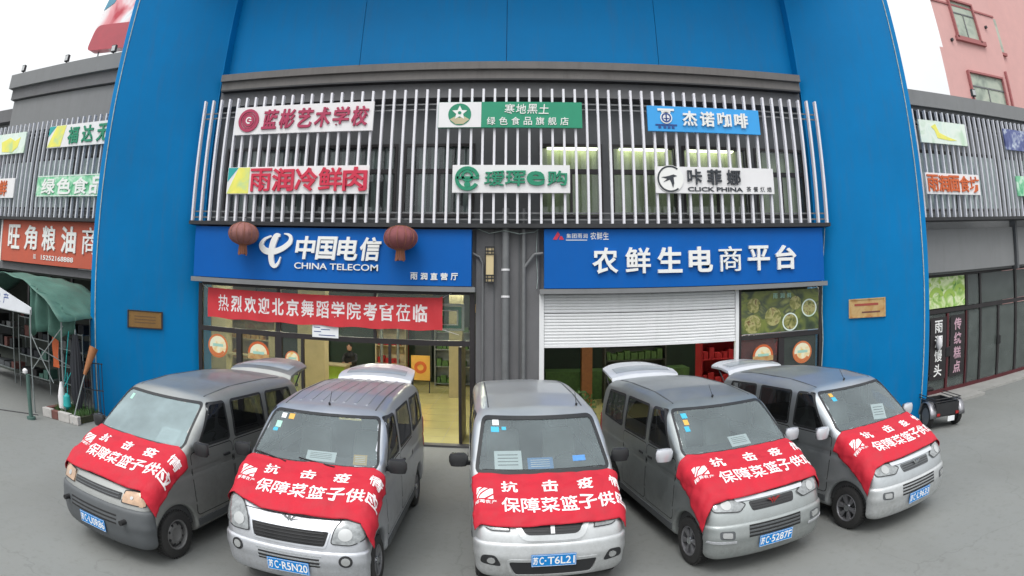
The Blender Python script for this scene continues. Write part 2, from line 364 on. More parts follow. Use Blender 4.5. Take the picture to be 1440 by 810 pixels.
def same(o, loc=(0, 0, 0)):
    c = o.copy(); C.objects.link(c); c.location = loc; return c
def rpoly(pts, r, n=4):
    """round the corners of a polygon"""
    out = []; k = len(pts)
    for i in range(k):
        p = Vector(pts[i]); a = Vector(pts[i-1])-p; bq = Vector(pts[(i+1) % k])-p
        rr = min(r, a.length*.45, bq.length*.45); a = p+a.normalized()*rr; bq = p+bq.normalized()*rr
        for j in range(n+1):
            t = j/n; out.append(tuple(a*(1-t)**2 + p*2*t*(1-t) + bq*t*t))
    return out

# ------------------------------------------------------------------ glyphs (Blender's own font)
WANT = []
def _collect():
    cjk = set('蓝彬艺术学校雨润冷鲜肉寒地黑土绿色食品旗舰店瑷珲购杰诺咖啡咔菲娜茶餐烘焙中国电信直营厅农生商平台集团热烈欢迎北京舞蹈院考官莅临旺角粮油行话福达无公告抗击疫情保障菜篮子供应产苏面坊馒头传统糕点')
    st = ['e', 'CLICK PHINA', 'CHINA TELECOM', '·', ':', '15252168888', 'C', 'U0R86', 'R5N20', 'T6L21', '5287F', 'L9633', '爱辉']
    for c in sorted(cjk): WANT.append((c, .026)); WANT.append((c, 0.006))
    for c in st: WANT.append((c, .014)); WANT.append((c, 0.028))
_collect()
GL = {}
LADDER = (0., .004, .006, .010, .014, .018, .022, .026, .030)
def _make():
    """fills every glyph; the heaviest stroke whose outline still fills cleanly is kept"""
    want = {}
    for s, off in WANT: want.setdefault(s, set()).add(off)
    obs = []
    for s in want:
        for off in LADDER:
            cu = bpy.data.curves.new('g', 'FONT'); cu.body = s; cu.size = 1; cu.offset = off; cu.resolution_u = 3; cu.fill_mode = 'FRONT'
            o = bpy.data.objects.new('g', cu); C.objects.link(o); obs.append((s, off, o, cu))
    dg = bpy.context.evaluated_depsgraph_get(); dg.update()
    got = {}
    for s, off, o, cu in obs:
        me = bpy.data.meshes.new_from_object(o.evaluated_get(dg)); got[(s, off)] = (me, sum(p.area for p in me.polygons))
    for s, offs in want.items():
        a0 = got[(s, 0.)][1]; rate = (got[(s, .004)][1]-a0)/.004
        for target in offs:
            best = 0.
            for off in LADDER:
                if off <= target+1e-6 and abs(got[(s, off)][1]-(a0+rate*off*.985)) < .045*a0+.25*rate*off*.2: best = off
            GL[(s, target)] = _pack(got[(s, best)][0])
    for s, off, o, cu in obs:
        bpy.data.meshes.remove(got[(s, off)][0]); C.objects.unlink(o); bpy.data.objects.remove(o); bpy.data.curves.remove(cu)
def _pack(me):
    bm = bmesh.new(); bm.from_mesh(me); bmesh.ops.remove_doubles(bm, verts=bm.verts, dist=1e-4)
    bm.verts.ensure_lookup_table(); bm.verts.index_update()
    V = [(v.co.x, v.co.y) for v in bm.verts]; F = []
    for f in bm.faces:
        ids = [v.index for v in f.verts]; F.append(ids if f.normal.z > 0 else ids[::-1])
    E2 = []
    for e in bm.edges:
        if len(e.link_faces) == 1:
            f = e.link_faces[0]; ids = [v.index for v in f.verts]
            if f.normal.z <= 0: ids = ids[::-1]
            i = ids.index(e.verts[0].index); nx = ids[(i+1) % len(ids)]
            E2.append((e.verts[0].index, e.verts[1].index) if nx == e.verts[1].index else (e.verts[1].index, e.verts[0].index))
    bm.free(); a = np.array(V) if V else np.zeros((1, 2))
    return (a, F, E2, a.min(0), a.max(0))
_make()
def glyph_rect(s, off, x0, x1, z0, z1, keep=False):
    a, F, E, lo, hi = GL[(s, off)]
    sx = (x1-x0)/(hi[0]-lo[0]); sz = (z1-z0)/(hi[1]-lo[1])
    if keep: sx = sz = min(sx, sz)
    cx, cz = (x0+x1)/2, (z0+z1)/2
    P = (a-(lo+hi)/2)*np.array([sx, sz])+np.array([cx, cz])
    return P, F, E
def add_glyph(mb, P, F, E, y, depth):
    n = len(P); k = len(mb.v)
    mb.v += [(p[0], y-depth, p[1]) for p in P]
    mb.f += [tuple(i+k for i in f) for f in F]
    if depth > 0:
        mb.v += [(p[0], y, p[1]) for p in P]
        mb.f += [(k+a, k+n+a, k+n+bq, k+bq) for a, bq in E]
def text(parent, s, x0, x1, z0, z1, y, mat, depth=.003, off=.026, fill=.9, split=False, single=False, name='lettering', skew=0, stretch=False):
    """characters s spread over the rectangle; returns objects"""
    out = []
    if single:
        mb = MB(); add_glyph(mb, *glyph_rect(s, off, x0, x1, z0, z1), y, depth); out.append(put(name, mb, mat, parent)); return out
    n = len(s); cw = (x1-x0)/n; mb = MB()
    for i, ch in enumerate(s):
        if ch == ' ': continue
        cx = x0+(i+.5)*cw
        h = (z1-z0); wd = cw*fill if stretch else min(cw*fill, h)
        P, F, E = glyph_rect(ch, off, cx-wd/2, cx+wd/2, z0, z1, keep=False)
        if skew: P = P + np.stack([(P[:, 1]-z0)*skew, P[:, 0]*0], 1)
        add_glyph(mb, P, F, E, y, depth)
        if split: out.append(put('letter', mb, mat, parent)); mb = MB()
    if not split: out.append(put(name, mb, mat, parent))
    return out

# ------------------------------------------------------------------ ground
m_ = MB(); m_.box(-140, 140, -60, 160, -.4, 0.)
put('ground', m_, M['ground'], kind='structure', label='pale grey concrete yard in front of the shops')
m_ = MB(); m_.box(9.0, 24, 11.15, 11.98, -.1, .06)
put('pavement', m_, M['paving'], kind='structure', label='low paved step before the right hand shops')
m_ = MB(); m_.box(-7.3, 6.8, 11.42, 11.62, -.1, .045)
put('threshold_step', m_, mk('dark stone threshold', (.06, .06, .062), .5), kind='structure')

# ------------------------------------------------------------------ centre building
cb = thing('shop_building', 'grey two storey shop building recessed inside the blue arch', 'building', (-.3, 12.5, 0))
m_ = MB()
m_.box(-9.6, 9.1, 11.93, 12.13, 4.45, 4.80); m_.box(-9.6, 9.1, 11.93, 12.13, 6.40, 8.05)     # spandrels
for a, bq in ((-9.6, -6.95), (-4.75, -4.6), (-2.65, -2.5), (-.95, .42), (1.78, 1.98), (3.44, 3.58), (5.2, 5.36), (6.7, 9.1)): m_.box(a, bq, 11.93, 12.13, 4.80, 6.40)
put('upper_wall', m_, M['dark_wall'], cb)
put('wall', MB().box(-7.2, 6.64, 11.62, 11.92, 7.36, 7.74), M['grey_wall'], cb)
for z0, z1, y in ((7.95, 8.12, 11.42), (7.74, 7.945, 11.50)):
    put('cornice', MB().box(-7.15, 6.62, y, 11.92, z0, z1), M['cornice'], cb)
put('cornice_ledge', MB().box(-7.12, 6.6, 11.46, 11.91, 7.70, 7.735), M['dark_metal'], cb)
put('lintel', MB().box(-7.3, 6.75, 11.52, 11.92, 3.24, 4.58), M['grey_wall'], cb)
put('fascia_ledge', MB().box(-7.28, -.86, 11.16, 11.50, 3.22, 3.32), M['grey_wall2'], cb)
put('fascia_ledge', MB().box(.40, 6.72, 11.16, 11.50, 3.19, 3.285), M['grey_wall2'], cb)
put('pilaster', MB().box(-.86, .40, 11.44, 11.90, 0, 4.575), M['grey_wall'], cb)
for x in (-.5, .0): put('joint_strip', MB().box(x-.012, x+.012, 11.425, 11.438, 0, 4.55), M['dark_wall'], cb)
# upper windows: frame, pane and curtain each
wins = [(-6.95, -4.75, 0), (-4.6, -2.65, 0), (-2.5, -.95, 0), (.42, 1.78, 1), (1.98, 3.44, 1), (3.58, 5.2, 1), (5.36, 6.7, 1)]
for x0, x1, lit in wins:
    m_ = MB()
    for z0, z1 in ((4.8, 4.86), (5.74, 5.84), (6.34, 6.40)): m_.box(x0+.05, x1-.05, 11.90, 11.98, z0, z1)
    for x in (x0, x1-.05): m_.box(x, x+.05, 11.90, 11.98, 4.8, 6.4)
    xm = (x0+x1)/2; m_.box(xm-.025, xm+.025, 11.90, 11.98, 4.86, 5.74)
    wf = put('window', m_, M['frame_dark'], cb)
    for a, bq, c, d in ((x0+.05, x1-.05, 5.84, 6.34), (x0+.05, xm-.025, 4.86, 5.74), (xm+.025, x1-.05, 4.86, 5.74)):
        put('pane', MB().box(a, bq, 11.935, 11.945, c, d), M['dim_glass'], wf)
    m_ = MB(); k = int((x1-x0)/.09)       # gathered curtain folds
    for i in range(k):
        a = x0+(x1-x0)*i/k; bq = x0+(x1-x0)*(i+1)/k; y = 12.24+(.03 if i % 2 else 0)
        if lit == 0 and (i*7) % 11 < 4: continue
        y2 = 12.27 if y < 12.26 else 12.24
        m_.add([(a, y, 4.82), (bq, y2, 4.82), (bq, y2, 6.39), (a, y, 6.39)], [(0, 1, 2, 3)])
    put('curtain', m_, M['curtain_green'] if lit else M['curtain_grey'], cb)
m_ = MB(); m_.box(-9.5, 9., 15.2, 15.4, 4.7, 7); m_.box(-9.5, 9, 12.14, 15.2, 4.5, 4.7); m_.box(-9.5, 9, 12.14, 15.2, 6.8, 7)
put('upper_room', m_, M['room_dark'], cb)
for x0, x1 in ((.6, 1.7), (2.2, 3.3), (3.8, 4.9)): put('ceiling_lamp', MB().box(x0, x1, 12.06, 12.18, 6.33, 6.39), mk_emit('window strip lamp', (1, .97, .8), 2.2), cb)

# ------------------------------------------------------------------ blue arch
ar = thing('blue_arch', 'giant bright blue arch with splayed sides framing the shops', 'arch', (-.3, 10.7, 0))
def slab(p, q, z0, z1, th=.10, ztop=None):
    (x0, y0), (x1, y1) = p, q; d = Vector((x1-x0, y1-y0)).normalized(); n = Vector((-d.y, d.x))*th
    m = MB(); m.hexa([(x0, y0, z0), (x1, y1, z0), (x1+n.x, y1+n.y, z0), (x0+n.x, y0+n.y, z0), (x0, y0, z1), (x1, y1, z1), (x1+n.x, y1+n.y, z1), (x0+n.x, y0+n.y, z1)]); return m
LI, LO, RI, RO = (-7.26, 11.66), (-9.19, 9.86), (6.70, 11.66), (8.58, 9.86)
put('side_panel', slab(LO, LI, 0, 13.2), M['blue_arch'], ar)
put('side_panel', slab(RI, RO, 0, 13.2), M['blue_arch'], ar)
put('front_edge', MB().box(-9.40, -9.192, 9.86, 12.3, 0, 13.4), M['blue_arch'], ar, bevel=.03)
put('front_edge', MB().box(8.582, 8.78, 9.86, 12.3, 0, 13.4), M['blue_arch'], ar, bevel=.03)
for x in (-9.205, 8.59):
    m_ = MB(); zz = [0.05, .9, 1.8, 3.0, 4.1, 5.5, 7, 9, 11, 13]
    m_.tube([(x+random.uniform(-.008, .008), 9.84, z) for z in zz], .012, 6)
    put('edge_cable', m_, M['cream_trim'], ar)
for xa, xb in ((-7.36, -7.262), (6.702, 6.80)): put('corner_return', MB().box(xa, xb, 11.64, 12.1, 0, 13), M['blue_arch'], ar)
bx_ = [-7.3, -3.72, -.30, 3.2, 6.75]
for a, bq in zip(bx_[:-1], bx_[1:]): put('back_panel', MB().box(a+.006, bq-.006, 11.94, 12.02, 8.1, 13), M['blue_arch'], ar)
put('panel_backing', MB().box(-7.3, 6.75, 12.03, 12.06, 8.0, 13), M['navy'], ar)
m_ = MB(); m_.hexa([(LI[0], 11.95, 11.3), (RI[0], 11.95, 11.3), (RO[0], 9.87, 12.2), (LO[0], 9.87, 12.2), (LI[0], 11.95, 11.5), (RI[0], 11.95, 11.5), (RO[0], 9.87, 12.5), (LO[0], 9.87, 12.5)])
put('soffit', m_, M['blue_arch'], ar)
put('head_beam', MB().box(-9.39, 8.77, 9.7, 9.86, 12.15, 13.4), M['blue_arch'], ar)

# plaques on the arch
def plaque(x0, x1, z0, z1, mat, side, lab, cat):
    # lies on the splayed face
    (xa, ya), (xb, yb) = (LO, LI) if side < 0 else (RI, RO)
    def yy(x): return ya+(yb-ya)*(x-xa)/(xb-xa)
    d = Vector((xb-xa, yb-ya)).normalized(); n = Vector((d.y, -d.x))
    root = thing('wall_plaque' if side < 0 else 'wall_notice', lab, cat, ((x0+x1)/2, yy((x0+x1)/2), z0))
    def q(u, v, h): return (x0+(x1-x0)*u+n.x*h, yy(x0+(x1-x0)*u)+n.y*h, z0+(z1-z0)*v)
    def slabq(u0, u1, v0, v1, h0, h1): return MB().hexa([q(u0, v0, h1), q(u1, v0, h1), q(u1, v0, h0), q(u0, v0, h0), q(u0, v1, h1), q(u1, v1, h1), q(u1, v1, h0), q(u0, v1, h0)])
    put('board', slabq(0, 1, 0, 1, .004, .03), mat, root)
    ed = MB()
    for a in ((0, 1, 0, .06), (0, 1, .94, 1), (0, .04, .06, .94), (.96, 1, .06, .94)):
        t = slabq(*a, .03, .045); ed.add(t.v, t.f)
    put('rim', ed, M['dark_metal'] if side < 0 else M['poster_orange'], root)
    if side < 0:
        for i in range(3): put('text_line', slabq(.2, .8, .3+i*.17, .36+i*.17, .031, .034), mk('etched line', (.16, .09, .04), .5), root)
    else:
        put('heading', slabq(.15, .80, .62, .74, .031, .034), mk('dull red print', (.36, .07, .05), .6), root)
        put('text_line', slabq(.35, .85, .24, .32, .031, .034), mk('brown print', (.16, .06, .05), .6), root)
plaque(-8.62, -7.98, 2.06, 2.46, M['brass'], -1, 'small brass plaque on the left splay of the blue arch', 'plaque')
plaque(7.28, 7.92, 2.42, 2.84, M['poster_orange'], 1, 'small orange and yellow notice on the right splay of the blue arch', 'notice')

# ------------------------------------------------------------------ slat screens
def screen(x0, x1, z0, z1, lab, mat, n, base_y=11.16):
    root = thing('slat_screen', lab, 'slat screen', ((x0+x1)/2, base_y+.2, z0))
    proto = None
    for i in range(n):
        x = x0+(x1-x0)*i/(n-1)
        if proto is None:
            proto = put('slat', MB().box(x-.023, x+.023, base_y, base_y+.09, z0, z1), mat, root); px = x
        else:
            c = same(proto); c.location = (x-px, 0, 0); c.parent = root
    for z in (z0+.09, z0+.22, z1-.30, z1-.42):
        put('rail', MB().box(x0-.03, x1+.03, base_y+.095, base_y+.12, z-.015, z+.015), M['pipe'], root)
    put('bottom_channel', MB().box(x0-.06, x1+.06, base_y-.02, base_y+.30, z0-.085, z0-.005), M['dark_metal'], root)
    k = 9
    for i in range(k):
        x = x0+(x1-x0)*(i+.5)/k
        put('bracket', MB().bar((x, base_y+.13, z1-.42), (x+.14, base_y+.74, z1-.12), .03, .03), M['dark_metal'], root)
    return root
screen(-7.35, 6.80, 4.57, 7.38, 'tall screen of white vertical slats above the two blue shop signs', M['slat_white'], 61)
screen(-17.0, -9.75, 4.57, 7.32, 'screen of pale grey slats on the left hand building', M['slat_grey'], 31)
screen(9.95, 18.2, 4.67, 7.45, 'screen of pale grey slats on the right hand building', M['slat_grey'], 36)

# ------------------------------------------------------------------ signs on the centre screen
YS = 11.14
def board(name, lab, x0, x1, z0, z1, mat, y=YS, th=.05, cat='sign', group=None):
    root = thing(name, lab, cat, ((x0+x1)/2, y, z0), 0, group)
    put('board', MB().box(x0, x1, y-th, y, z0, z1), mat, root)
    return root
GS = 'shop name boards on the slat screens'
# 1 arts school
s = board('shop_sign', 'white board with round crimson emblem and crimson characters, top left of the centre screen', -6.36, -3.04, 6.48, 7.12, M['white'], group=GS)
yf = YS-.05
m_ = MB(); m_.ringp(-6.0, 6.80, .20, .265, yf-.03, yf-.002); m_.ringp(-6.0, 6.80, .0, .14, yf-.03, yf-.002); m_.ringp(-6., 6.8, .155, .185, yf-.02, yf-.002)
put('emblem', m_, M['crimson'], s)
m_ = MB(); m_.ringp(-5.99, 6.80, .05, .08, yf-.034, yf-.031, 20, .6, 5.2); m_.box(-5.99, -5.92, yf-.034, yf-.031, 6.785, 6.81)
put('emblem_mark', m_, M['white_letter'], s)
text(s, '蓝彬艺术学校', -5.68, -3.14, 6.58, 7.02, yf-.002, M['crimson'], .035, .026, .86, True, skew=.12)
# 2 fresh meat
s = board('shop_sign', 'white board with teal and yellow corner and fat red characters, lower left', -6.40, -3.05, 5.15, 5.74, M['white'], group=GS)
put('yellow_corner', MB().plate([(-6.39, 5.16), (-5.83, 5.16), (-5.83, 5.73), (-6.12, 5.73)], yf-.006, yf-.001), M['yellow_film'], s)
put('teal_corner', MB().plate([(-6.39, 5.42), (-6.13, 5.73), (-6.39, 5.73)], yf-.006, yf-.001), M['teal'], s)
text(s, '雨润冷鲜肉', -5.80, -3.07, 5.20, 5.70, yf-.002, M['red_letter'], .04, .026, .96, True, stretch=True)
# 3 green foods
s = board('shop_sign', 'green and white board with a star emblem, top middle of the centre screen', -1.66, 1.27, 6.51, 7.06, M['green'], group=GS)
put('white_field', MB().box(-1.655, -.78, yf-.006, yf-.001, 6.515, 7.055), M['white'], s)
put('emblem', MB().ringp(-1.22, 6.79, 0, .235, yf-.014, yf-.007), M['green_letter'], s)
def star(cx, cz, r, r2, y0, y1, n=5):
    return MB().plate([(cx+(r if i % 2 == 0 else r2)*math.cos(PI/2+i*PI/n), cz+(r if i % 2 == 0 else r2)*math.sin(PI/2+i*PI/n)) for i in range(2*n)], y0, y1)
put('star', star(-1.22, 6.82, .16, .075, yf-.02, yf-.0145), M['white_letter'], s)
put('emblem_base', MB().plate([(-1.42, 6.68), (-1.3, 6.58), (-1.14, 6.58), (-1.02, 6.68), (-1.12, 6.74), (-1.22, 6.71), (-1.32, 6.74)], yf-.0185, yf-.0145), M['beige'], s)
put('emblem_dot', MB().ringp(-1.22, 6.82, 0, .035, yf-.025, yf-.021), M['green_letter'], s)
text(s, '寒地黑土', -.33, .60, 6.80, 7.01, yf-.001, M['white_letter'], .012, .006, .88, skew=.1)
text(s, '绿色食品旗舰店', -.70, 1.03, 6.56, 6.73, yf-.001, M['white_letter'], .012, .006, .72)
# 4 e
s = board('shop_sign', 'white board with green swirl and green lettering, lower middle of the centre screen', -1.33, 1.0, 5.17, 5.73, M['white'], group=GS)
m_ = MB(); m_.ringp(-1.03, 5.45, .175, .245, yf-.04, yf-.002, 26, .25, 5.75); m_.ringp(-1.03, 5.50, .07, .12, yf-.04, yf-.002); m_.box(-1.24, -.80, yf-.04, yf-.003, 5.44, 5.49)
m_.disc(-1.03, 5.33, .06, yf-.04, yf-.002)
put('swirl', m_, M['green_letter'], s)
text(s, '瑷珲', -.71, .11, 5.30, 5.61, yf-.002, M['green_letter'], .04, .026, .96, True, skew=.1, stretch=True)
text(s, 'e', .14, .50, 5.31, 5.60, yf-.002, M['green_letter'], .04, .028, single=True, name='letter')
text(s, '购', .54, .95, 5.31, 5.61, yf-.002, M['green_letter'], .04, .026, .96, True, stretch=True)
# 5 coffee
s = board('shop_sign', 'bright sky blue board with white characters, top right of the centre screen', 2.64, 5.20, 6.48, 7.03, M['skyblue'], group=GS)
put('badge', MB().ringp(3.04, 6.77, 0, .13, yf-.02, yf-.002), M['white_letter'], s)
m_ = MB(); m_.ringp(3.04, 6.77, .075, .105, yf-.026, yf-.021); m_.box(3.025, 3.055, yf-.026, yf-.021, 6.70, 6.84); m_.box(2.98, 3.1, yf-.026, yf-.021, 6.74, 6.76)
put('badge_mark', m_, M['navy'], s)
m_ = MB(); m_.box(2.86, 3.22, yf-.02, yf-.002, 6.92, 6.97); m_.box(2.94, 3.14, yf-.02, yf-.002, 6.88, 6.915); put('badge_crown', m_, M['white_letter'], s)
m_ = MB(); m_.box(2.80, 3.27, yf-.012, yf-.002, 6.60, 6.63)
for x in (2.86, 2.97, 3.06, 3.15): m_.box(x, x+.06, yf-.012, yf-.002, 6.54, 6.585)
put('badge_caption', m_, M['navy'], s)
text(s, '杰诺咖啡', 3.36, 4.94, 6.60, 6.93, yf-.002, M['white_letter'], .04, .026, .82, True)
# 6 click
s = board('shop_sign', 'pale board with bird emblem and black striped lettering, lower right of the centre screen', 2.74, 5.42, 5.18, 5.73, M['white'], group=GS)
put('emblem', MB().ringp(3.05, 5.47, 0, .285, yf-.02, yf-.002), M['white_letter'], s)
m_ = MB(); m_.ringp(3.05, 5.47, .24, .275, yf-.026, yf-.021, 28, .9, 5.4)
m_.plate([(2.86, 5.50), (3.02, 5.53), (3.12, 5.56), (3.2, 5.53), (3.12, 5.50), (3.13, 5.38), (3.10, 5.28), (3.07, 5.38), (3.04, 5.45), (2.9, 5.40), (2.98, 5.47)], yf-.026, yf-.021)
put('bird_mark', m_, M['black_letter'], s)
text(s, '咔菲娜', 3.36, 4.68, 5.36, 5.68, yf-.002, M['black_letter'], .035, .026, .74, True)
text(s, 'CLICK PHINA', 3.42, 4.66, 5.22, 5.31, yf-.002, M['black_letter'], .012, .028, single=True)
text(s, '茶餐·烘焙' if ('·', .006) in GL else '茶餐烘焙', 4.72, 5.38, 5.22, 5.33, yf-.002, M['black_letter'], .006, .006, .9)

# ------------------------------------------------------------------ fascia signs
s = board('fascia_sign', 'long blue fascia with white swirl logo and CHINA TELECOM lettering', -7.26, -.94, 3.335, 4.455, M['blue_sign'], 11.46, .22)
yf = 11.24
# swirl logo from swept strokes (flat bands)
def stroke(mb, pts, y0, y1):
    """band along (x,z,halfwidth) points"""
    n = len(pts); Lp, Rp = [], []
    for i, (x, z, h) in enumerate(pts):
        a = Vector(pts[max(i-1, 0)][:2]); bq = Vector(pts[min(i+1, n-1)][:2]); d = (bq-a).normalized(); nn = Vector((-d.y, d.x))*h
        Lp.append((x+nn.x, z+nn.y)); Rp.append((x-nn.x, z-nn.y))
    for i in range(n-1): mb.plate([Rp[i], Rp[i+1], Lp[i+1], Lp[i]], y0, y1)
def smooth_pts(P, k=5):
    out = []
    for i in range(len(P)-1):
        p0, p1, p2, p3 = P[max(i-1, 0)], P[i], P[i+1], P[min(i+2, len(P)-1)]
        for j in range(k):
            t = j/k; out.append(tuple(.5*((2*b_)+(c-a)*t+(2*a-5*b_+4*c-d)*t*t+(-a+3*b_-3*c+d)*t**3) for a, b_, c, d in zip(p0, p1, p2, p3)))
    out.append(P[-1]); return out
ox, oz, sc_ = -5.48, 3.60, .90
m_ = MB()
stroke(m_, smooth_pts([(ox+a*sc_, oz+c*sc_, h*sc_) for a, c, h in ((.28, .74, .02), (.10, .66, .035), (.02, .52, .06), (.12, .40, .075), (.32, .37, .07), (.56, .44, .065), (.76, .58, .06), (.80, .70, .045), (.74, .78, .03), (.62, .80, .012))]), yf-.05, yf-.002)
stroke(m_, smooth_pts([(ox+a*sc_, oz+c*sc_, h*sc_) for a, c, h in ((.52, .76, .03), (.42, .74, .07), (.34, .58, .08), (.30, .40, .075), (.30, .22, .07), (.34, .08, .06), (.42, .04, .045), (.50, .12, .03), (.55, .26, .012))]), yf-.054, yf-.001)
put('swirl_logo', m_, M['white_letter'], s)
text(s, '中国电信', -4.68, -2.78, 3.80, 4.28, yf-.002, M['white_letter'], .05, .026, .92, True, skew=.12)
text(s, 'CHINA TELECOM', -4.66, -2.82, 3.60, 3.73, yf-.002, M['white_letter'], .03, .028, single=True)
text(s, '雨润直营厅', -2.18, -1.17, 3.45, 3.59, yf-.002, M['white_letter'], .02, .026, .80)
s = board('fascia_sign', 'long blue fascia with seven large white characters over the roller shutter', .49, 6.68, 3.30, 4.47, M['blue_sign'], 11.46, .22)
text(s, '农鲜生电商平台', 1.36, 6.0, 3.58, 4.10, yf-.002, M['white_letter'], .06, .026, .80, True)
m_ = MB(); m_.plate([(.66, 4.26), (.74, 4.26), (.80, 4.36), (.76, 4.42)], yf-.008, yf-.002); m_.plate([(.78, 4.26), (.88, 4.26), (.84, 4.33), (.80, 4.33)], yf-.008, yf-.002)
put('red_mark', m_, M['red_letter'], s)
text(s, '集团雨润', .92, 1.36, 4.29, 4.38, yf-.001, M['white_letter'], .006, .006, .9)
text(s, '农鲜生', 1.40, 1.78, 4.26, 4.41, yf-.001, M['white_letter'], .006, .006, .9)
put('caption_line', MB().box(.92, 1.34, yf-.004, yf-.001, 4.245, 4.26), M['white_letter'], s)

# ------------------------------------------------------------------ lanterns and wall lamp
def lantern(x, z, r, lab, mat):
    root = thing('red_lantern', lab, 'lantern', (x, 10.9, z-.6), 0, 'faded lanterns hanging under the slat screen')
    k = 16; prof = [(r*.30, -.20*r/.33)]
    for i in range(11):
        t = -1+2*i/10; prof.append((r*math.sqrt(max(0, 1-(t*.93)**2))**.9, t*.22))
    m = MB(); n = 32; m.smooth = True
    vs, fs = [], []
    for (rr, h) in prof[1:]:
        for i in range(n):
            a = 2*PI*i/n; q = rr*(1 - .05*(1-abs(math.cos(a*n/4)))); vs.append((x+q*math.cos(a), 10.9+q*math.sin(a), z+h))
    K = len(prof)-1; fs = [(j*n+i, j*n+(i+1) % n, (j+1)*n+(i+1) % n, (j+1)*n+i) for j in range(K-1) for i in range(n)]
    m.add(vs, fs); put('shade', m, mat, root)
    for i in range(12):
        a = 2*PI*i/12; pts = [(x+(rr+.004)*math.cos(a), 10.9+(rr+.004)*math.sin(a), z+h) for rr, h in prof[1:]]
        put('rib', MB().tube(pts, .006, 5), M['tassel'], root)
    for h in (-.215, .215): put('collar', MB().cyl((x, 10.9, z+h-.02), (x, 10.9, z+h+.02), r*.36, 18), M['tassel'], root)
    m = MB()
    for i in range(14):
        a = 2*PI*i/14; m.cyl((x+.07*math.cos(a), 10.9+.07*math.sin(a), z-.235), (x+.09*math.cos(a), 10.9+.09*math.sin(a), z-.42-random.random()*.04), .017, 5)
    put('tassel', m, M['tassel'], root)
    put('hook', MB().tube([(x, 10.9, z+.23), (x, 10.92, z+.34), (x, 11.18, z+.42)], .008, 6), M['dark_metal'], root)
lantern(-5.77, 4.27, .335, 'pale dusty red lantern hanging left of the white swirl logo', M['lantern'])
lantern(-2.30, 4.24, .335, 'darker red ribbed lantern hanging at the right end of the TELECOM lettering', M['lantern2'])
wl = thing('wall_lamp', 'upright cream wall lamp with dark lattice ends on the grey pilaster', 'lamp', (-.58, 11.4, 3.42))
put('face', MB().box(-.655, -.505, 11.33, 11.42, 3.44, 4.10), M['lamp_face'], wl)
m_ = MB()
for z in (3.42, 3.50, 3.56, 3.98, 4.04, 4.12): m_.box(-.675, -.485, 11.315, 11.327, z-.012, z+.012)
for x in (-.67, -.62, -.54, -.49): m_.box(x-.008, x+.008, 11.30, 11.313, 3.41, 3.57); m_.box(x-.008, x+.008, 11.30, 11.313, 3.97, 4.13)
for x in (-.67, -.49): m_.box(x-.008, x+.008, 11.315, 11.435, 3.575, 3.965)
put('lattice', m_, M['dark_metal'], wl)

# pipes on the pilaster
m_ = MB(); m_.cyl((-.27, 11.34, 0), (-.27, 11.34, 4.9), .075, 18)
dp = put('drainpipe', m_, M['pipe'], None, 'thick grey drainpipe down the middle of the pilaster', 'drainpipe')
for z in (3.14, 3.67): put('clamp', MB().cyl((-.27, 11.34, z-.02), (-.27, 11.34, z+.02), .084, 18), M['white'], dp)
m_ = MB(); m_.cyl((.09, 11.38, 0), (.09, 11.38, 4.9), .042, 14)
dq = put('drainpipe', m_, M['pipe'], None, 'thinner grey pipe beside the shutter side of the pilaster', 'drainpipe')
put('branch', MB().tube([(.09, 11.37, 3.70), (.30, 11.36, 3.98), (.47, 11.36, 4.0)], .03, 8), M['pipe'], dq)
m_ = MB(); m_.tube([(-.93, 11.40, 4.0), (-.78, 11.40, 3.92), (-.72, 11.40, 3.78), (-.72, 11.40, 0)], .022, 8)
put('conduit', m_, M['pipe'], None, 'thin bent conduit running down the left edge of the pilaster', 'conduit')
m_ = MB(); m_.tube([(-.86, 11.41, 4.50), (-.6, 11.41, 4.40), (-.3, 11.24, 4.44), (0, 11.3, 4.38), (.3, 11.4, 4.43), (.44, 11.41, 4.52)], .008, 5)
m_.tube([(.36, 11.42, 4.5), (.34, 11.42, 4.0), (.37, 11.42, 3.5), (.35, 11.42, 3.3)], .007, 5)
put('wall_cable', m_, M['cream_trim'], None, 'loose pale cable looped across the top of the pilaster', 'cable')
m_ = MB(); P = [(6.84, 11.38, 4.5), (6.80, 11.40, 4.1), (6.76, 11.42, 3.7), (6.74, 11.44, 3.2), (6.72, 11.44, 2.6), (6.75, 11.44, 2.0), (6.73, 11.44, 1.3), (6.75, 11.44, 0.0)]
m_.tube(P, .010, 5)
put('wall_cable', m_, M['cream_trim'], None, 'thin pale cable hanging down at the inner edge of the right blue splay', 'cable')

# ------------------------------------------------------------------ shop rooms
room = thing('shop_interior', 'dim shop hall with a polished yellow floor behind the left windows', 'room', (-4, 16, 0))
def roombox(root, x0, x1, y0, y1, z1, wall, floor, ceil, back):
    put('floor_tiles', MB().box(x0, x1, y0, y1, -.05, .04), floor, root)
    put('side_wall', MB().box(x0-.1, x0, y0, y1, 0, z1), wall, root); put('side_wall', MB().box(x1, x1+.1, y0, y1, 0, z1), wall, root)
    put('back_wall', MB().box(x0, x1, y1, y1+.1, 0, z1), back, root); put('ceiling', MB().box(x0-.1, x1+.1, y0, y1+.1, z1, z1+.1), ceil, root)
roombox(room, -10.2, -.40, 11.63, 20.5, 3.5, M['room_wall'], M['tile_floor'], M['room_wall'], M['green_room'])
for x in np.arange(-9.6, -.6, .8): put('tile_joint', MB().box(x-.004, x+.004, 11.7, 20.4, .0405, .042), M['room_wall'], room)
for y in np.arange(12.2, 20.2, .8): put('tile_joint', MB().box(-10.1, -.5, y-.004, y+.004, .0405, .042), M['room_wall'], room)
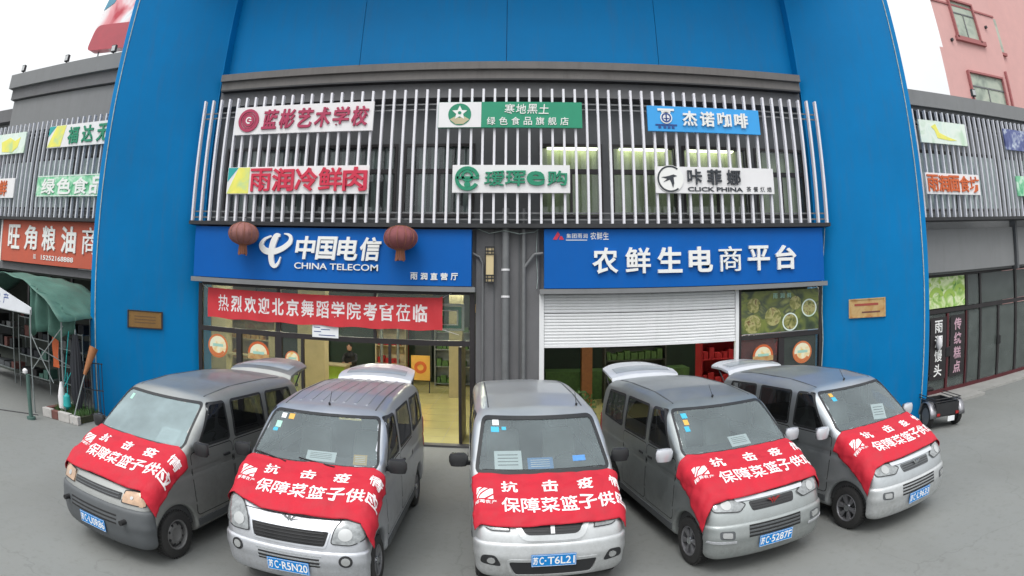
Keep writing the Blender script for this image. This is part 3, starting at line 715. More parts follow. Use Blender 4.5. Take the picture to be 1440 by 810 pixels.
for y in (13.6, 17.2):
    for x in (-7.6, -4.4, -1.9): put('ceiling_lamp', MB().box(x-.55, x+.55, y-.12, y+.12, 3.43, 3.48), M['light_panel'], room)
for x, y, h, mt, wd in ((-1.9, 17.4, 3.4, M['beige'], .4), (-6.3, 16.8, 3.4, M['beige'], .9), (-8.6, 15.0, 3.4, M['beige'], .5)):
    put('column', MB().box(x-wd/2, x+wd/2, y-.2, y+.2, .04, h), mt, room)
for x, wd, mt in ((-7.6, 1.2, M['room_dark']), (-4.2, .5, M['shop_red']), (-3.4, .6, M['room_dark']), (-1.3, .7, M['room_dark'])):
    put('display_panel', MB().box(x-wd/2, x+wd/2, 20.3, 20.42, .2, 2.6), mt, room)
for x in (-4.62, -4.05): put('metal_post', MB().cyl((x, 19, .04), (x, 19, 2.4), .05), M['steel_pole'], room)
put('wall_shelf', MB().box(-10.1, -7.4, 14.9, 15.1, 1.9, 1.95), M['beige'], room); put('wall_shelf', MB().box(-10.1, -7.4, 14.9, 15.1, 1.2, 1.25), M['beige'], room)

room2 = thing('shop_interior', 'dark shop interior with produce and red shelving behind the roller shutter', 'room', (4, 16, 0))
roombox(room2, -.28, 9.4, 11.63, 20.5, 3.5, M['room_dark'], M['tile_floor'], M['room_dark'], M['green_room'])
for x, y in ((1.8, 13.2), (5.8, 13.2), (2.2, 16.0), (6.2, 16.0)): put('ceiling_lamp', MB().box(x-.5, x+.5, y-.1, y+.1, 3.43, 3.48), M['light_panel'], room2)  # extra lamps added among these to brighten the right shop
put('column', MB().box(1.75, 2.05, 16, 16.3, .04, 3.4), M['wood'], room2)
put('counter', MB().box(.8, 5.2, 17.0, 17.8, .04, .9), M['leaf'], room2)

def shelf(name, lab, x0, x1, y0, y1, h, mat, good):
    root = thing(name, lab, 'shelf', ((x0+x1)/2, (y0+y1)/2, .04))
    for x in (x0, x1-.04): put('upright', MB().box(x, x+.04, y0, y1, .04, h), mat, root)
    put('back', MB().box(x0+.04, x1-.04, y1-.03, y1, .04, h), mat, root)
    k = 4
    for i in range(k): put('shelf_board', MB().box(x0+.04, x1-.04, y0, y1-.03, .1+i*(h-.2)/(k-1), .13+i*(h-.2)/(k-1)), mat, root)
    for i in range(k):
        z = .131+i*(h-.2)/(k-1); x = x0+.08
        while x < x1-.25:
            wd = random.uniform(.1, .2); put('packet', MB().box(x, x+wd, y0+.05, y1-.1, z, z+random.uniform(.12, .3)), good, root); x += wd+.03
shelf('red_shelf', 'red shelving unit seen under the right end of the shutter', 4.6, 6.9, 14.0, 14.5, 2.2, M['shop_red'], M['shop_red'])
shelf('red_shelf', 'lower red shelving unit with orange goods in the right shop', 5.4, 7.6, 15.4, 15.9, 1.7, M['shop_red'], M['orange'])
shelf('goods_shelf', 'dark goods shelf deep in the right shop', 2.4, 4.2, 16.0, 16.5, 2.0, M['room_dark'], M['leaf'])

def plant(x, y, z, r, lab, nb, fl=True, name='potted_plant'):
    root = thing(name, lab, 'plant', (x, y, z))
    put('pot', MB().lathe([(r*.3, 0), (r*.42, .22)], (x, y, z)), M['wood'], root)
    m, f = MB(), MB()
    for i in range(nb):
        th, ph = random.uniform(0, 2*PI), random.uniform(0, PI/1.7); q = r*random.uniform(.5, 1)
        c = Vector((x+q*math.sin(ph)*math.cos(th), y+q*math.sin(ph)*math.sin(th), z+.25+q*math.cos(ph)))
        a = Vector((random.uniform(-1, 1), random.uniform(-1, 1), random.uniform(-1, 1))).normalized(); bq = a.orthogonal().normalized()
        (f if fl and i % 4 == 0 else m).add([c-a*.06, c+bq*.03, c+a*.06, c-bq*.03], [(0, 1, 2, 3)])
    put('foliage', m, M['leaf'], root)
    if f.v: put('blossom', f, M['flower_white'], root)
plant(.75, 13.4, .04, .40, 'white flowering pot plant just inside the left end of the shutter', 260)
plant(1.5, 14.4, .04, .50, 'large bushy plant on the floor behind the first pot plant in the right shop', 260, False)
plant(2.4, 14.0, .04, .38, 'greyish bushy plant third from the shutter guide in the right shop', 220)
plant(.55, 15.2, .04, .55, 'tall leafy plant at the back left of the right shop', 240, False)

shelf('display_shelf', 'display shelf of mixed goods along the back left of the yellow floored hall', -9.9, -8.2, 17.6, 18.1, 2.2, M['beige'], M['poster_orange'])
shelf('display_shelf', 'red goods shelf near the column in the yellow floored hall', -5.0, -3.9, 19.6, 20.0, 2.1, M['beige'], M['shop_red'])
shelf('display_shelf', 'green goods shelf at the far right wall of the yellow floored hall', -2.9, -1.6, 19.6, 20.0, 2.0, M['steel_pole'], M['leaf'])
for k_, (x, z, w_, h_, mt) in enumerate(((-6.9, 2.6, 1.3, .7, 'yellow_film'), (-5.2, 2.7, .9, .6, 'paper'), (-3.4, 2.7, 1.4, .5, 'green'), (-1.3, 2.5, .8, .8, 'poster_orange'))):
    put('wall_picture', MB().box(x-w_/2, x+w_/2, 20.40, 20.45, z-h_/2, z+h_/2), M[mt], room)
for x in (-8.9, -3.2):
    put('ceiling_beam', MB().box(x-.15, x+.15, 11.8, 20.3, 3.2, 3.49), M['beige'], room)
# furniture and person in the left shop
dk = thing('desk', 'long beige desk in the left shop with a person behind it', 'desk', (-6.6, 18.3, .04))
put('desk_top', MB().box(-7.6, -5.6, 18.0, 18.7, .74, .79), M['beige'], dk)
put('front_panel', MB().box(-7.5, -5.7, 18.1, 18.13, .06, .735), M['lime'], dk)
for x in (-7.55, -5.7): put('side_panel', MB().box(x, x+.05, 18.14, 18.65, .04, .735), M['beige'], dk)
def office_chair(x, y, lab):
    r = thing('office_chair', lab, 'chair', (x, y, .04))
    put('seat', MB().box(x-.22, x+.22, y-.22, y+.22, .44, .50), M['black'], r, bevel=.02)
    put('backrest', MB().box(x-.22, x+.22, y-.28, y-.23, .58, 1.05), M['black'], r, bevel=.02)
    put('stem', MB().cyl((x, y, .12), (x, y, .44), .03), M['dark_metal'], r)
    for k in range(5):
        a = 2*PI*k/5; put('foot', MB().bar((x, y, .12), (x+.27*math.cos(a), y+.27*math.sin(a), .07), .04, .04), M['dark_metal'], r)
office_chair(-7.0, 17.5, 'black office chair at the near left side of the beige desk')
office_chair(-5.75, 19.3, 'black office chair under the seated person')

def skin_person(root, joints, edges, name, mat, sub=1):
    me = bpy.data.meshes.new(name); me.from_pydata([j[:3] for j in joints], edges, []); me.materials.append(mat)
    o = bpy.data.objects.new(name, me); C.objects.link(o); o.parent = root
    md = o.modifiers.new('skin', 'SKIN'); md.use_smooth_shade = True
    for i, j in enumerate(joints): me.skin_vertices[0].data[i].radius = (j[3], j[4] if len(j) > 4 else j[3])
    me.skin_vertices[0].data[0].use_root = True
    s2 = o.modifiers.new('sub', 'SUBSURF'); s2.levels = sub; s2.render_levels = sub
    return o
pr = thing('person', 'person in dark clothes seated behind the beige desk, leaning forward', 'person', (-5.75, 19.2, .04))
J = [(0, .1, .5, .15, .12), (0, .02, .75, .14, .11), (0, -.12, 1.0, .17, .11), (0, -.2, 1.1, .06), (0, -.25, 1.17, .05),
     (-.2, -.14, 1.03, .06), (-.25, -.3, .82, .045), (-.12, -.52, .78, .035), (.2, -.14, 1.03, .06), (.25, -.3, .82, .045), (.12, -.52, .78, .035),
     (-.1, -.05, .50, .09), (-.13, -.38, .48, .075), (-.13, -.42, .08, .05), (-.13, -.54, .04, .04), (.1, -.05, .50, .09), (.13, -.38, .48, .075), (.13, -.42, .08, .05), (.13, -.54, .04, .04)]
skin_person(pr, J, [(0, 1), (1, 2), (2, 3), (3, 4), (2, 5), (5, 6), (6, 7), (2, 8), (8, 9), (9, 10), (0, 11), (11, 12), (12, 13), (13, 14), (0, 15), (15, 16), (16, 17), (17, 18)], 'body', M['dark_cloth'])
m_ = MB(); m_.lathe([(.02, -.12), (.07, -.09), (.085, -.02), (.09, .04), (.07, .10), (.02, .125)], (0, -.28, 1.27)); m_.lathe([(.012, 0), (.02, -.02)], (0, -.375, 1.26), 'y', 6)
put('head', m_, M['skin'], pr, local=True)
m_ = MB(); m_.lathe([(.088, .0), (.1, .05), (.08, .115), (.02, .14)], (0, -.265, 1.27)); put('hair', m_, M['hair'], pr, local=True)
for sx in (-1, 1):
    m_ = MB(); m_.box(sx*.12-.035, sx*.12+.035, -.62, -.53, .765, .79)
    for k in range(4): m_.cyl((sx*.12-.027+k*.018, -.61, .777), (sx*.12-.027+k*.018, -.67-(.01 if k in (1, 2) else 0), .772), .008, 6)
    m_.cyl((sx*.12-sx*.03, -.57, .777), (sx*.12-sx*.065, -.61, .774), .009, 6)
    put('hand', m_, M['skin'], pr, local=True)
ea = thing('easel_sign', 'yellow framed notice on a stand far inside the left shop', 'sign', (-3.1, 18.0, .04))
put('board', MB().box(-3.4, -2.8, 17.95, 18.0, .45, 1.25), M['yellow_card'], ea)
put('print', MB().ringp(-3.1, .87, .1, .2, 17.94, 17.948), M['orange'], ea)
for x in (-3.38, -2.82): put('leg', MB().bar((x, 17.98, .04), (x, 18.0, .45), .03, .03), M['dark_metal'], ea)

# ------------------------------------------------------------------ left shopfront
YF = 11.50
sf = thing('shopfront', 'dark framed glass shopfront under the CHINA TELECOM fascia', 'shopfront', (-4, YF, 0))
def frame_grid(root, vert, hor, mat, y0=YF-.05, y1=YF+.03):
    for x, z0, z1, wd in vert: put('mullion', MB().box(x-wd/2, x+wd/2, y0, y1, z0, z1), mat, root)
    for x0, x1, z, h in hor: put('transom', MB().box(x0, x1, y0-.004, y1+.004, z-h/2, z+h/2), mat, root)
frame_grid(sf, [(-7.18, .05, 3.2, .10), (-6.12, .05, 2.13, .13), (-5.12, .05, 2.13, .16), (-5.12, 2.24, 3.2, .09), (-4.55, .05, 2.13, .06), (-2.93, 2.24, 3.2, .06), (-2.62, .05, 2.13, .05), (-.93, .05, 3.2, .10)],
           [(-7.13, -.98, 2.18, .11), (-7.13, -.98, 3.19, .06), (-7.13, -4.6, .09, .12)], M['frame_dark'])
for x0, x1, z0, z1 in ((-7.12, -5.17, 2.24, 3.16), (-5.07, -2.96, 2.24, 3.16), (-2.90, -.99, 2.24, 3.16), (-7.12, -6.19, .15, 2.12), (-6.05, -5.20, .15, 2.12), (-5.03, -4.58, .15, 2.12)):
    put('pane', MB().box(x0, x1, YF-.006, YF, z0, z1), M['store_glass'], sf)
dr = put('door_leaf', MB().box(-1.22, -1.16, 11.56, 12.5, .06, 2.1), M['frame_dark'], sf, label='glass door leaf folded open against the right jamb')
put('pane', MB().box(-1.195, -1.185, 11.62, 12.44, .16, 2.02), M['store_glass'], sf)
bn = thing('welcome_banner', 'long red banner with white characters strung across the top of the left shopfront', 'banner', (-4.2, 11.38, 2.45))
m_ = MB(); n = 80
def by(x, z): return 11.385+.012*math.sin(x*5.1+z*2)+.008*math.sin(x*13+z*7)
for i in range(n+1):
    x = -6.93+(5.41)*i/n
    for k in range(7):
        t = k/6; zt = 3.10-.02*math.sin(PI*i/n) + (.03 if i == n else 0); zb = 2.44+.012*math.sin(i*.5)
        z = zb+(zt-zb)*t; m_.v.append((x, by(x, z), z))
m_.f = [(i*7+k, (i+1)*7+k, (i+1)*7+k+1, i*7+k+1) for i in range(n) for k in range(6)]; m_.smooth = True
cloth = put('cloth', m_, M['red_banner'], bn)
t0 = MB(); s_ = '热烈欢迎北京舞蹈学院考官莅临'; x0, x1 = -6.66, -1.80
for i, ch in enumerate(s_):
    cw = (x1-x0)/len(s_); cx = x0+(i+.5)*cw
    P, F, E_ = glyph_rect(ch, .026, cx-.145, cx+.145, 2.60, 2.96)
    add_glyph(t0, P, F, E_, 0, 0)
t0.v = [(p[0], by(p[0], p[2])-.004, p[2]) for p in t0.v]
put('lettering', t0, M['banner_text'], bn)
for a, bq in (((-6.93, 11.38, 3.08), (-7.12, 11.44, 3.17)), ((-1.52, 11.38, 3.10), (-1.35, 11.44, 3.2)), ((-1.52, 11.38, 2.46), (-1.2, 11.46, 2.36))):
    put('string', MB().cyl(a, bq, .005, 5), M['white'], bn)
nc = thing('paper_notice', 'white paper notice with a bold heading taped under the red banner', 'notice', (-4.0, 11.42, 2.19))
put('sheet', MB().box(-4.30, -3.71, 11.418, 11.424, 2.19, 2.52), M['paper'], nc)
put('heading', MB().box(-4.18, -3.82, 11.414, 11.4175, 2.455, 2.50), M['black_letter'], nc)
for z, a, bq in ((2.40, -4.26, -4.12), (2.36, -4.1, -3.9), (2.31, -4.26, -4.1), (2.24, -4.15, -3.78)): put('text_line', MB().box(a, bq, 11.414, 11.4175, z-.008, z+.008), M['navy'], nc)
# green white line frame hanging board inside right
hb = thing('hoop_board', 'green board with double white outline hanging inside the right shop window', 'board', (-1.45, 11.9, 2.4))
m_ = MB(); X0, X1, Z0, Z1 = -1.75, -1.13, 2.36, 2.98
for a in ((X0, X1, Z1-.05, Z1), (X0, X1, Z0+.06, Z0+.10), (X0, X0+.05, Z0+.10, Z1-.05), (X1-.05, X1, Z0+.10, Z1-.05)): m_.box(a[0], a[1], 11.86, 11.88, a[2], a[3])
put('white_outline', m_, M['white_letter'], hb)
m_ = MB(); X0 += .055; X1 -= .055
for a in ((X0, X1, Z1-.13, Z1-.055), (X0, X1, Z0+.105, Z0+.17), (X1-.07, X1, Z0+.17, Z1-.13)): m_.box(a[0], a[1], 11.865, 11.878, a[2], a[3])
put('green_frame', m_, M['green'], hb)
m_ = MB(); X0 += .03; X1 -= .075
for a in ((X0, X1, Z1-.155, Z1-.132), (X0, X1, Z0+.172, Z0+.195), (X1-.025, X1, Z0+.195, Z1-.155)): m_.box(a[0], a[1], 11.865, 11.878, a[2], a[3])
put('inner_outline', m_, M['white_letter'], hb)
# round stickers
def rsticker(x, z, r, lab, y, half=False, mat='sticker_round'):
    root = thing('round_sticker', lab, 'sticker', (x, y, z-r), 0, 'round food stickers on the shop glass')
    if half:
        put('rim', MB().ringp(x, z, r*.8, r, y-.004, y, 24, 0, PI), M['orange'], root); put('disc', MB().ringp(x, z, 0, r*.79, y-.006, y, 24, 0, PI), M[mat], root)
        put('band', MB().box(x-r, x+r, y-.006, y, z-r*.45, z-.002), M['poster_orange'], root)
    else:
        put('rim', MB().ringp(x, z, r*.84, r, y-.004, y), M['sticker_edge'], root); put('disc', MB().ringp(x, z, 0, r*.83, y-.006, y), M[mat], root)
        put('swoosh', MB().ringp(x, z, r*.6, r*.82, y-.010, y-.0065, 20, PI*1.05, PI*1.8), M['sticker_edge'], root)
    put('print', MB().box(x-r*.5, x+r*.55, y-.0085, y-.0065, z-r*.05, z+r*.18), M['sticker_green'], root)
rsticker(-6.70, 1.80, .27, 'round orange rimmed sticker on the leftmost shopfront pane', YF-.010)
rsticker(-5.63, 1.72, .27, 'red topped half round sticker on the second pane behind the van tailgate', YF-.010, True)
rsticker(-4.80, 1.68, .17, 'small yellow and orange sticker on the narrow third pane', YF-.010)
gp = thing('window_poster', 'yellow topped poster inside the glass beneath the red banner', 'poster', (-5.6, YF+.05, 2.26))
put('sheet', MB().box(-6.0, -5.25, YF+.04, YF+.05, 2.26, 2.62), M['poster_orange'], gp)

# ------------------------------------------------------------------ right shopfront with shutter
sf2 = thing('shopfront', 'dark framed glazing to the right of the roller shutter', 'shopfront', (5.6, YF, 0))
frame_grid(sf2, [(4.64, .05, 3.18, .07), (6.70, .05, 3.18, .10), (5.66, .05, 2.1, .14)], [(4.68, 6.66, 2.16, .10), (4.68, 6.66, 3.2, .05), (4.68, 6.66, .09, .12)], M['frame_dark'])
for x0, x1, z0, z1, mm in ((4.68, 5.58, .15, 2.10, 'store_glass'), (5.74, 6.64, .15, 2.10, 'store_glass')):
    put('pane', MB().box(x0, x1, YF-.006, YF, z0, z1), M[mm], sf2)
put('backing', MB().box(4.70, 5.56, YF+.1, YF+.12, .1, 2.1), M['shop_red'], sf2); put('backing', MB().box(5.74, 6.64, YF+.1, YF+.12, .1, 2.1), M['green_room'], sf2)
sh = thing('roller_shutter', 'white roller shutter half lowered over the right shop entrance', 'roller shutter', (2.5, 11.45, 2.05))
z = 3.18; i = 0; tilt = -.05
proto = None
while z > 2.12:
    h = .062
    if 2.80 < z < 2.84: z -= .012
    P = []
    for x in (.50, 4.50):
        zt = z + tilt*0*(x-.5); P.append((x, zt))
    m = MB()
    prof = [(0, 0), (-.006, -.010), (-.009, -.030), (-.006, -.052), (0, -.058)]
    for x in (.50, 4.52): m.v += [(x, 11.44+dy, z+dz) for dy, dz in prof]
    m.f = [(k+1, k+6, k+5, k) for k in range(4)]; m.smooth = True
    put('lath', m, M['shutter'], sh)
    z -= h; i += 1
put('bottom_bar', MB().box(.50, 4.52, 11.415, 11.455, z+.0, z+.055), M['shutter'], sh)
put('curtain_core', MB().box(.50, 4.52, 11.445, 11.452, z+.06, 3.2), M['dark_metal'], sh)
put('guide_rail', MB().box(.40, .495, 11.40, 11.50, .05, 3.24), M['shutter'], sh); put('guide_rail', MB().box(4.525, 4.60, 11.40, 11.50, .05, 3.20), M['shutter'], sh)
fp = thing('food_poster', 'wide dark green poster of food dishes beside the top of the shutter', 'poster', (5.65, 11.46, 2.22))
put('sheet', MB().box(4.68, 6.64, 11.462, 11.47, 2.24, 3.14), M['food'], fp)
for x, z, r, rz in ((4.98, 2.84, .16, .12), (4.95, 2.44, .2, .14), (5.45, 2.58, .20, .12), (5.90, 2.45, .17, .11), (6.02, 2.85, .15, .14), (6.38, 2.72, .20, .11)):
    put('dish', MB().ringp(x, z, 0, r, 11.458, 11.4615, 20), M['food2'], fp)
for x, z in ((5.88, 2.44), (6.38, 2.72)): put('plate_rim', MB().ringp(x, z, .17, .2, 11.4545, 11.457, 22), M['pale_print'], fp)
text(fp, '雨润鲜', 5.42, 5.95, 2.97, 3.08, 11.462, M['sticker_green'], .004, .006, .8)
put('trim_strip', MB().box(4.70, 6.62, 11.44, 11.458, 2.225, 2.238), M['chrome'], fp)
rsticker(5.22, 1.74, .25, 'half round red topped sticker on the pane right of the shutter', YF-.010, True)
rsticker(6.22, 1.74, .25, 'round burger shaped sticker on the dark pane next to the blue splay', YF-.010)

# ------------------------------------------------------------------ left building
lb = thing('grey_building', 'grey building with stepped cornice behind the left side of the arch', 'building', (-14, 13, 0))
put('wall', MB().box(-16.0, -9.65, 11.5, 20, 7.2, 8.27), M['grey_wall2'], lb)
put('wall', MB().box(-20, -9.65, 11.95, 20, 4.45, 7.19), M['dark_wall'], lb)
put('cornice', MB().box(-16.25, -9.65, 11.28, 20, 8.66, 9.12), M['grey_wall2'], lb); put('cornice', MB().box(-16.12, -9.65, 11.4, 20, 8.30, 8.655), M['grey_wall'], lb)
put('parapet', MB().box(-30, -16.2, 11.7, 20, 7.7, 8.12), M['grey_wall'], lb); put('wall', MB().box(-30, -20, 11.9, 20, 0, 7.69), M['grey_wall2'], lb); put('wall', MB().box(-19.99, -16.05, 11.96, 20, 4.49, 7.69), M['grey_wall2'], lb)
put('lintel', MB().box(-20, -9.65, 11.5, 11.94, 3.05, 3.27), M['grey_wall'], lb)
put('sign_backing', MB().box(-20, -9.65, 11.52, 11.9, 3.28, 4.48), M['grey_wall'], lb)
for x0 in (-16.6, -14.4, -12.2):
    wf = put('window', MB().box(x0, x0+1.9, 11.92, 11.94, 4.9, 6.4), M['frame_dark'], lb)
    for k in range(2): put('pane', MB().box(x0+.06+k*.92, x0+.9+k*.92, 11.905, 11.915, 4.96, 6.34), M['curtain_grey'], wf)
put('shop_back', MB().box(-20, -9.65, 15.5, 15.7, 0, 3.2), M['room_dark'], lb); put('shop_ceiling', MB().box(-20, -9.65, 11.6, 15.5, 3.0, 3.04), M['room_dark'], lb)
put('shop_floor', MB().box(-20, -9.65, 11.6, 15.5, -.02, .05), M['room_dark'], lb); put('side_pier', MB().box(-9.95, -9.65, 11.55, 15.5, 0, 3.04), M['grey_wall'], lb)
for x in (-14.0, -12.95, -11.9): put('mullion', MB().box(x-.04, x+.04, 11.62, 11.7, 2.0, 3.0), M['frame_dark'], lb)
put('transom', MB().box(-19, -9.97, 11.61, 11.71, 1.95, 2.05), M['frame_dark'], lb)
GL_ = 'shop name boards on the slat screens'
s = board('shop_sign', 'white and green picture board cut by the left edge of the photo, upper row', -17.2, -14.32, 6.42, 7.05, M['pale_print'], group=GL_)
put('print', MB().plate([(-15.6, 6.5), (-15.0, 6.46), (-14.7, 6.6), (-14.6, 6.9), (-14.9, 6.8), (-15.2, 6.92), (-15.7, 6.8)], YS-.058, YS-.052), M['yellow_film'], s)
s = board('shop_sign', 'white board with yellow fan and dark green characters beside the blue arch', -13.10, -9.7, 6.48, 7.10, M['white'], group=GL_)
put('yellow_corner', MB().plate([(-13.09, 6.5), (-12.45, 6.5), (-12.3, 7.09), (-12.75, 7.09)], YS-.058, YS-.052), M['yellow_film'], s)
put('teal_corner', MB().plate([(-13.09, 6.8), (-12.77, 7.09), (-13.09, 7.09)], YS-.058, YS-.052), M['teal'], s)
text(s, '福达无公', -12.22, -9.72, 6.55, 7.02, YS-.052, M['green_letter'], .03, .026, .9, True)
s = board('shop_sign', 'white board with bold red strokes cut by the left photo edge, lower row', -17.2, -14.56, 5.10, 5.68, M['white'], group=GL_)
text(s, '肉鲜', -16.7, -14.7, 5.16, 5.62, YS-.052, M['orange'], .03, .026, .9, True)
s = board('shop_sign', 'green and white mottled board low on the left screen', -13.32, -9.9, 5.12, 5.70, M['green_print'], group=GL_)
text(s, '绿色食品', -13.1, -10.2, 5.18, 5.62, YS-.052, M['white_letter'], .02, .026, .9, stretch=True)
for z in (5.13, 5.67): put('trim', MB().box(-13.31, -9.91, YS-.056, YS-.051, z, z+.02), M['white'], s)
s = board('fascia_sign', 'faded red fascia with white characters and a telephone number on the left shop', -15.32, -9.66, 3.29, 4.52, M['orange_sign'], 11.48, .12)
text(s, '旺角粮油商行', -15.05, -9.55, 3.66, 4.36, 11.358, M['white_letter'], .03, .026, .72, True)
text(s, '话', -13.52, -13.34, 3.42, 3.56, 11.358, M['white_letter'], .01, .006)
text(s, '15252168888', -13.1, -11.6, 3.42, 3.55, 11.358, M['white_letter'], .01, .014, single=True)
put('end_trim', MB().box(-15.40, -15.33, 11.34, 11.48, 3.25, 4.55), M['white'], s)
def floodlight(x, y, z, lab):
    r = thing('floodlight', lab, 'floodlight', (x, y, z), 0, 'floodlights on the roof edges')
    put('bracket', MB().bar((x, y, z), (x, y, z+.14), .03, .03), M['dark_metal'], r)
    put('lamp_body', MB().box(x-.09, x+.09, y-.06, y+.03, z+.14, z+.36), M['dark_metal'], r, bevel=.01)
    put('lens', MB().box(x-.07, x+.07, y-.068, y-.061, z+.17, z+.33), M['lamp_glass'], r)
floodlight(-15.85, 11.5, 9.12, 'leftmost floodlight on the left cornice'); floodlight(-13.45, 11.5, 9.12, 'middle floodlight on the left cornice')
floodlight(-11.3, 11.5, 9.12, 'floodlight on the left cornice nearest the blue arch, under the tilted roof sign')
rs = thing('roof_sign', 'tilted rounded roof sign fading from red to blue above the left building', 'sign', (-12.9, 13, 9.1))
P = rpoly([(-14.15, 10.25), (-10.6, 10.0), (-10.6, 14.4), (-13.0, 14.4)], .35, 6)
put('panel', MB().plate(P, 12.9, 13.15), M['sky_sign'], rs)
put('red_base', MB().plate(rpoly([(-14.13, 10.26), (-10.6, 10.02), (-10.6, 10.9), (-13.85, 11.15)], .25, 5), 12.885, 12.898), mk('red pink fade', (.45, .08, .10), .5), rs)
put('blue_top', MB().plate([(-13.75, 11.7), (-13.25, 13.4), (-12.9, 12.9), (-13.3, 11.9)], 12.885, 12.898), mk('pale blue print', (.10, .30, .42), .5), rs)
for x in (-13.6, -11.6): put('post', MB().bar((x, 13.05, 9.1), (x, 13.05, 10.4), .04, .04), M['steel_pole'], rs)

# ------------------------------------------------------------------ right building
rb = thing('grey_building', 'grey building with glass shop doors behind the right side of the arch', 'building', (15, 13, 0))
put('cornice', MB().box(9.14, 26, 11.30, 20, 7.62, 8.05), M['grey_wall2'], rb); put('cornice_ledge', MB().box(9.14, 26, 11.40, 20, 7.50, 7.615), M['dark_wall'], rb)
put('wall', MB().box(9.14, 26, 11.92, 20, 4.45, 7.495), M['grey_wall2'], rb)
put('lintel', MB().box(9.14, 26, 11.75, 12.3, 3.25, 4.60), M['grey_wall2'], rb)
for x0, x1 in ((9.98, 14.28), (14.45, 18.8)):
    put('blank_panel', MB().box(x0, x1, 11.60, 11.745, 3.30, 4.42), M['grey_wall2'], rb, bevel=.01)
for x in (14.365,): put('joint_post', MB().box(x-.05, x+.05, 11.50, 11.75, 3.2, 4.62), M['dark_wall'], rb)
for x0 in (10.1, 12.3, 14.5, 16.7):
    wf = put('window', MB().box(x0, x0+1.9, 11.90, 11.915, 4.95, 6.6), M['frame_dark'], rb)
    for k in range(2): put('pane', MB().box(x0+.06+k*.92, x0+.9+k*.92, 11.885, 11.895, 5.0, 6.5), M['curtain_grey'], wf)
s = board('shop_sign', 'pale board with green leafy picture beside the arch, top of the right screen', 10.05, 11.95, 6.56, 7.16, M['pale_print'], group=GL_)
put('print', MB().plate([(10.5, 7.0), (10.62, 6.9), (10.7, 6.7), (11.2, 6.66), (11.5, 6.68), (11.1, 6.76), (10.8, 6.85), (10.68, 7.08)], YS-.058, YS-.052), M['yellow_film'], s)
s = board('shop_sign', 'board of thick orange red characters on the right screen', 10.02, 12.24, 5.24, 5.78, M['white'], group=GL_)
text(s, '雨润面食坊', 10.05, 12.20, 5.30, 5.73, YS-.052, M['orange'], .03, .026, .98, True, stretch=True)
s = board('shop_sign', 'board with navy picture at the upper right photo edge', 13.84, 16.3, 6.58, 7.20, M['navy_print'], group=GL_)
s = board('shop_sign', 'green and white picture board at the right photo edge, lower row', 14.15, 16.4, 5.24, 5.82, M['green_print'], group=GL_)
floodlight(13.05, 11.45, 8.05, 'floodlight on the right cornice before the pink building')
fr = thing('shopfront', 'row of glass doors in dark frames in the right hand building', 'shopfront', (13, 11.95, 0))
YR = 12.02
vert = [(10.30, .05, 3.24, .10), (10.62, .05, 2.2, .06), (12.28, .05, 2.2, .07), (12.25, 2.34, 3.24, .10), (12.9, .05, 3.24, .08), (14.76, .05, 3.24, .10), (13.8, .05, 2.2, .09), (15.7, .05, 2.2, .09), (16.7, .05, 3.24, .10)]
for x, z0, z1, wd in vert: put('mullion', MB().box(x-wd/2, x+wd/2, YR-.05, YR+.03, z0, z1), M['frame_dark'], fr)
put('mullion', MB().box(11.36, 11.44, YR-.06, YR+.03, .05, 2.2), M['frame_red'], fr); put('mullion', MB().box(12.20, 12.235, YR-.06, YR+.03, .05, 2.2), M['frame_red'], fr)
put('transom', MB().box(9.2, 17, YR-.055, YR+.035, 2.22, 2.33), M['frame_dark'], fr); put('transom', MB().box(9.2, 17, YR-.055, YR+.035, 3.19, 3.25), M['frame_dark'], fr); put('sill', MB().box(9.2, 17, YR-.055, YR+.035, .06, .16), M['frame_red'], fr)
for x0, x1 in ((10.66, 11.355), (11.445, 12.195), (12.32, 12.86), (12.95, 13.75), (13.85, 14.7), (14.82, 15.65), (15.75, 16.65), (9.2, 10.24)):
    put('pane', MB().box(x0, x1, YR-.006, YR, .16, 2.2), M['door_glass'], fr)
for x0, x1 in ((12.96, 14.70), (14.82, 16.64), (12.31, 12.85)): put('pane', MB().box(x0, x1, YR-.006, YR, 2.34, 3.18), M['door_glass'], fr)
for x, z in ((11.40, 1.15), (13.80, 1.20)): put('door_lock', MB().box(x-.09, x+.09, YR-.09, YR-.062, z-.13, z+.13), M['black'], fr, bevel=.02)
put('shop_back', MB().box(9.2, 18, 15.4, 15.6, 0, 3.3), M['green_room'], rb); put('shop_floor', MB().box(9.2, 18, 12.08, 15.4, -.02, .05), M['room_wall'], rb); put('shop_ceiling', MB().box(9.2, 18, 12.35, 15.4, 3.24, 3.29), M['room_wall'], rb)
put('partition', MB().box(9.2, 9.3, 12.1, 15.4, .05, 3.2), M['room_wall'], rb)
cur = MB()
for i in range(7): cur.cyl((12.98+i*.035, 12.25+(i % 2)*.03, .2), (12.90+i*.035, 12.25+(i % 2)*.03, 3.15), .026, 8)
put('door_curtain', cur, M['pale_print'], None, 'pale gathered curtain behind the glass beside the vertical door banners', 'curtain')
mp_ = thing('window_poster', 'bright green poster of sliced melons above the right hand doors', 'poster', (11.2, YR-.02, 2.36))
put('sheet', MB().box(10.40, 12.18, YR-.02, YR-.012, 2.36, 3.18), M['melon'], mp_)
for x, z, r in ((10.95, 2.62, .30), (11.5, 2.58, .26), (11.95, 2.72, .24)): put('melon_slice', MB().ringp(x, z, r*.55, r, YR-.028, YR-.021, 24, 0.2, PI-.2), M['lime'], mp_)
for x, z in ((10.7, 3.0), (11.1, 3.05), (11.7, 3.0), (10.55, 2.85)): put('splash', MB().ringp(x, z, 0, .05, YR-.028, YR-.021, 12), M['lime'], mp_)
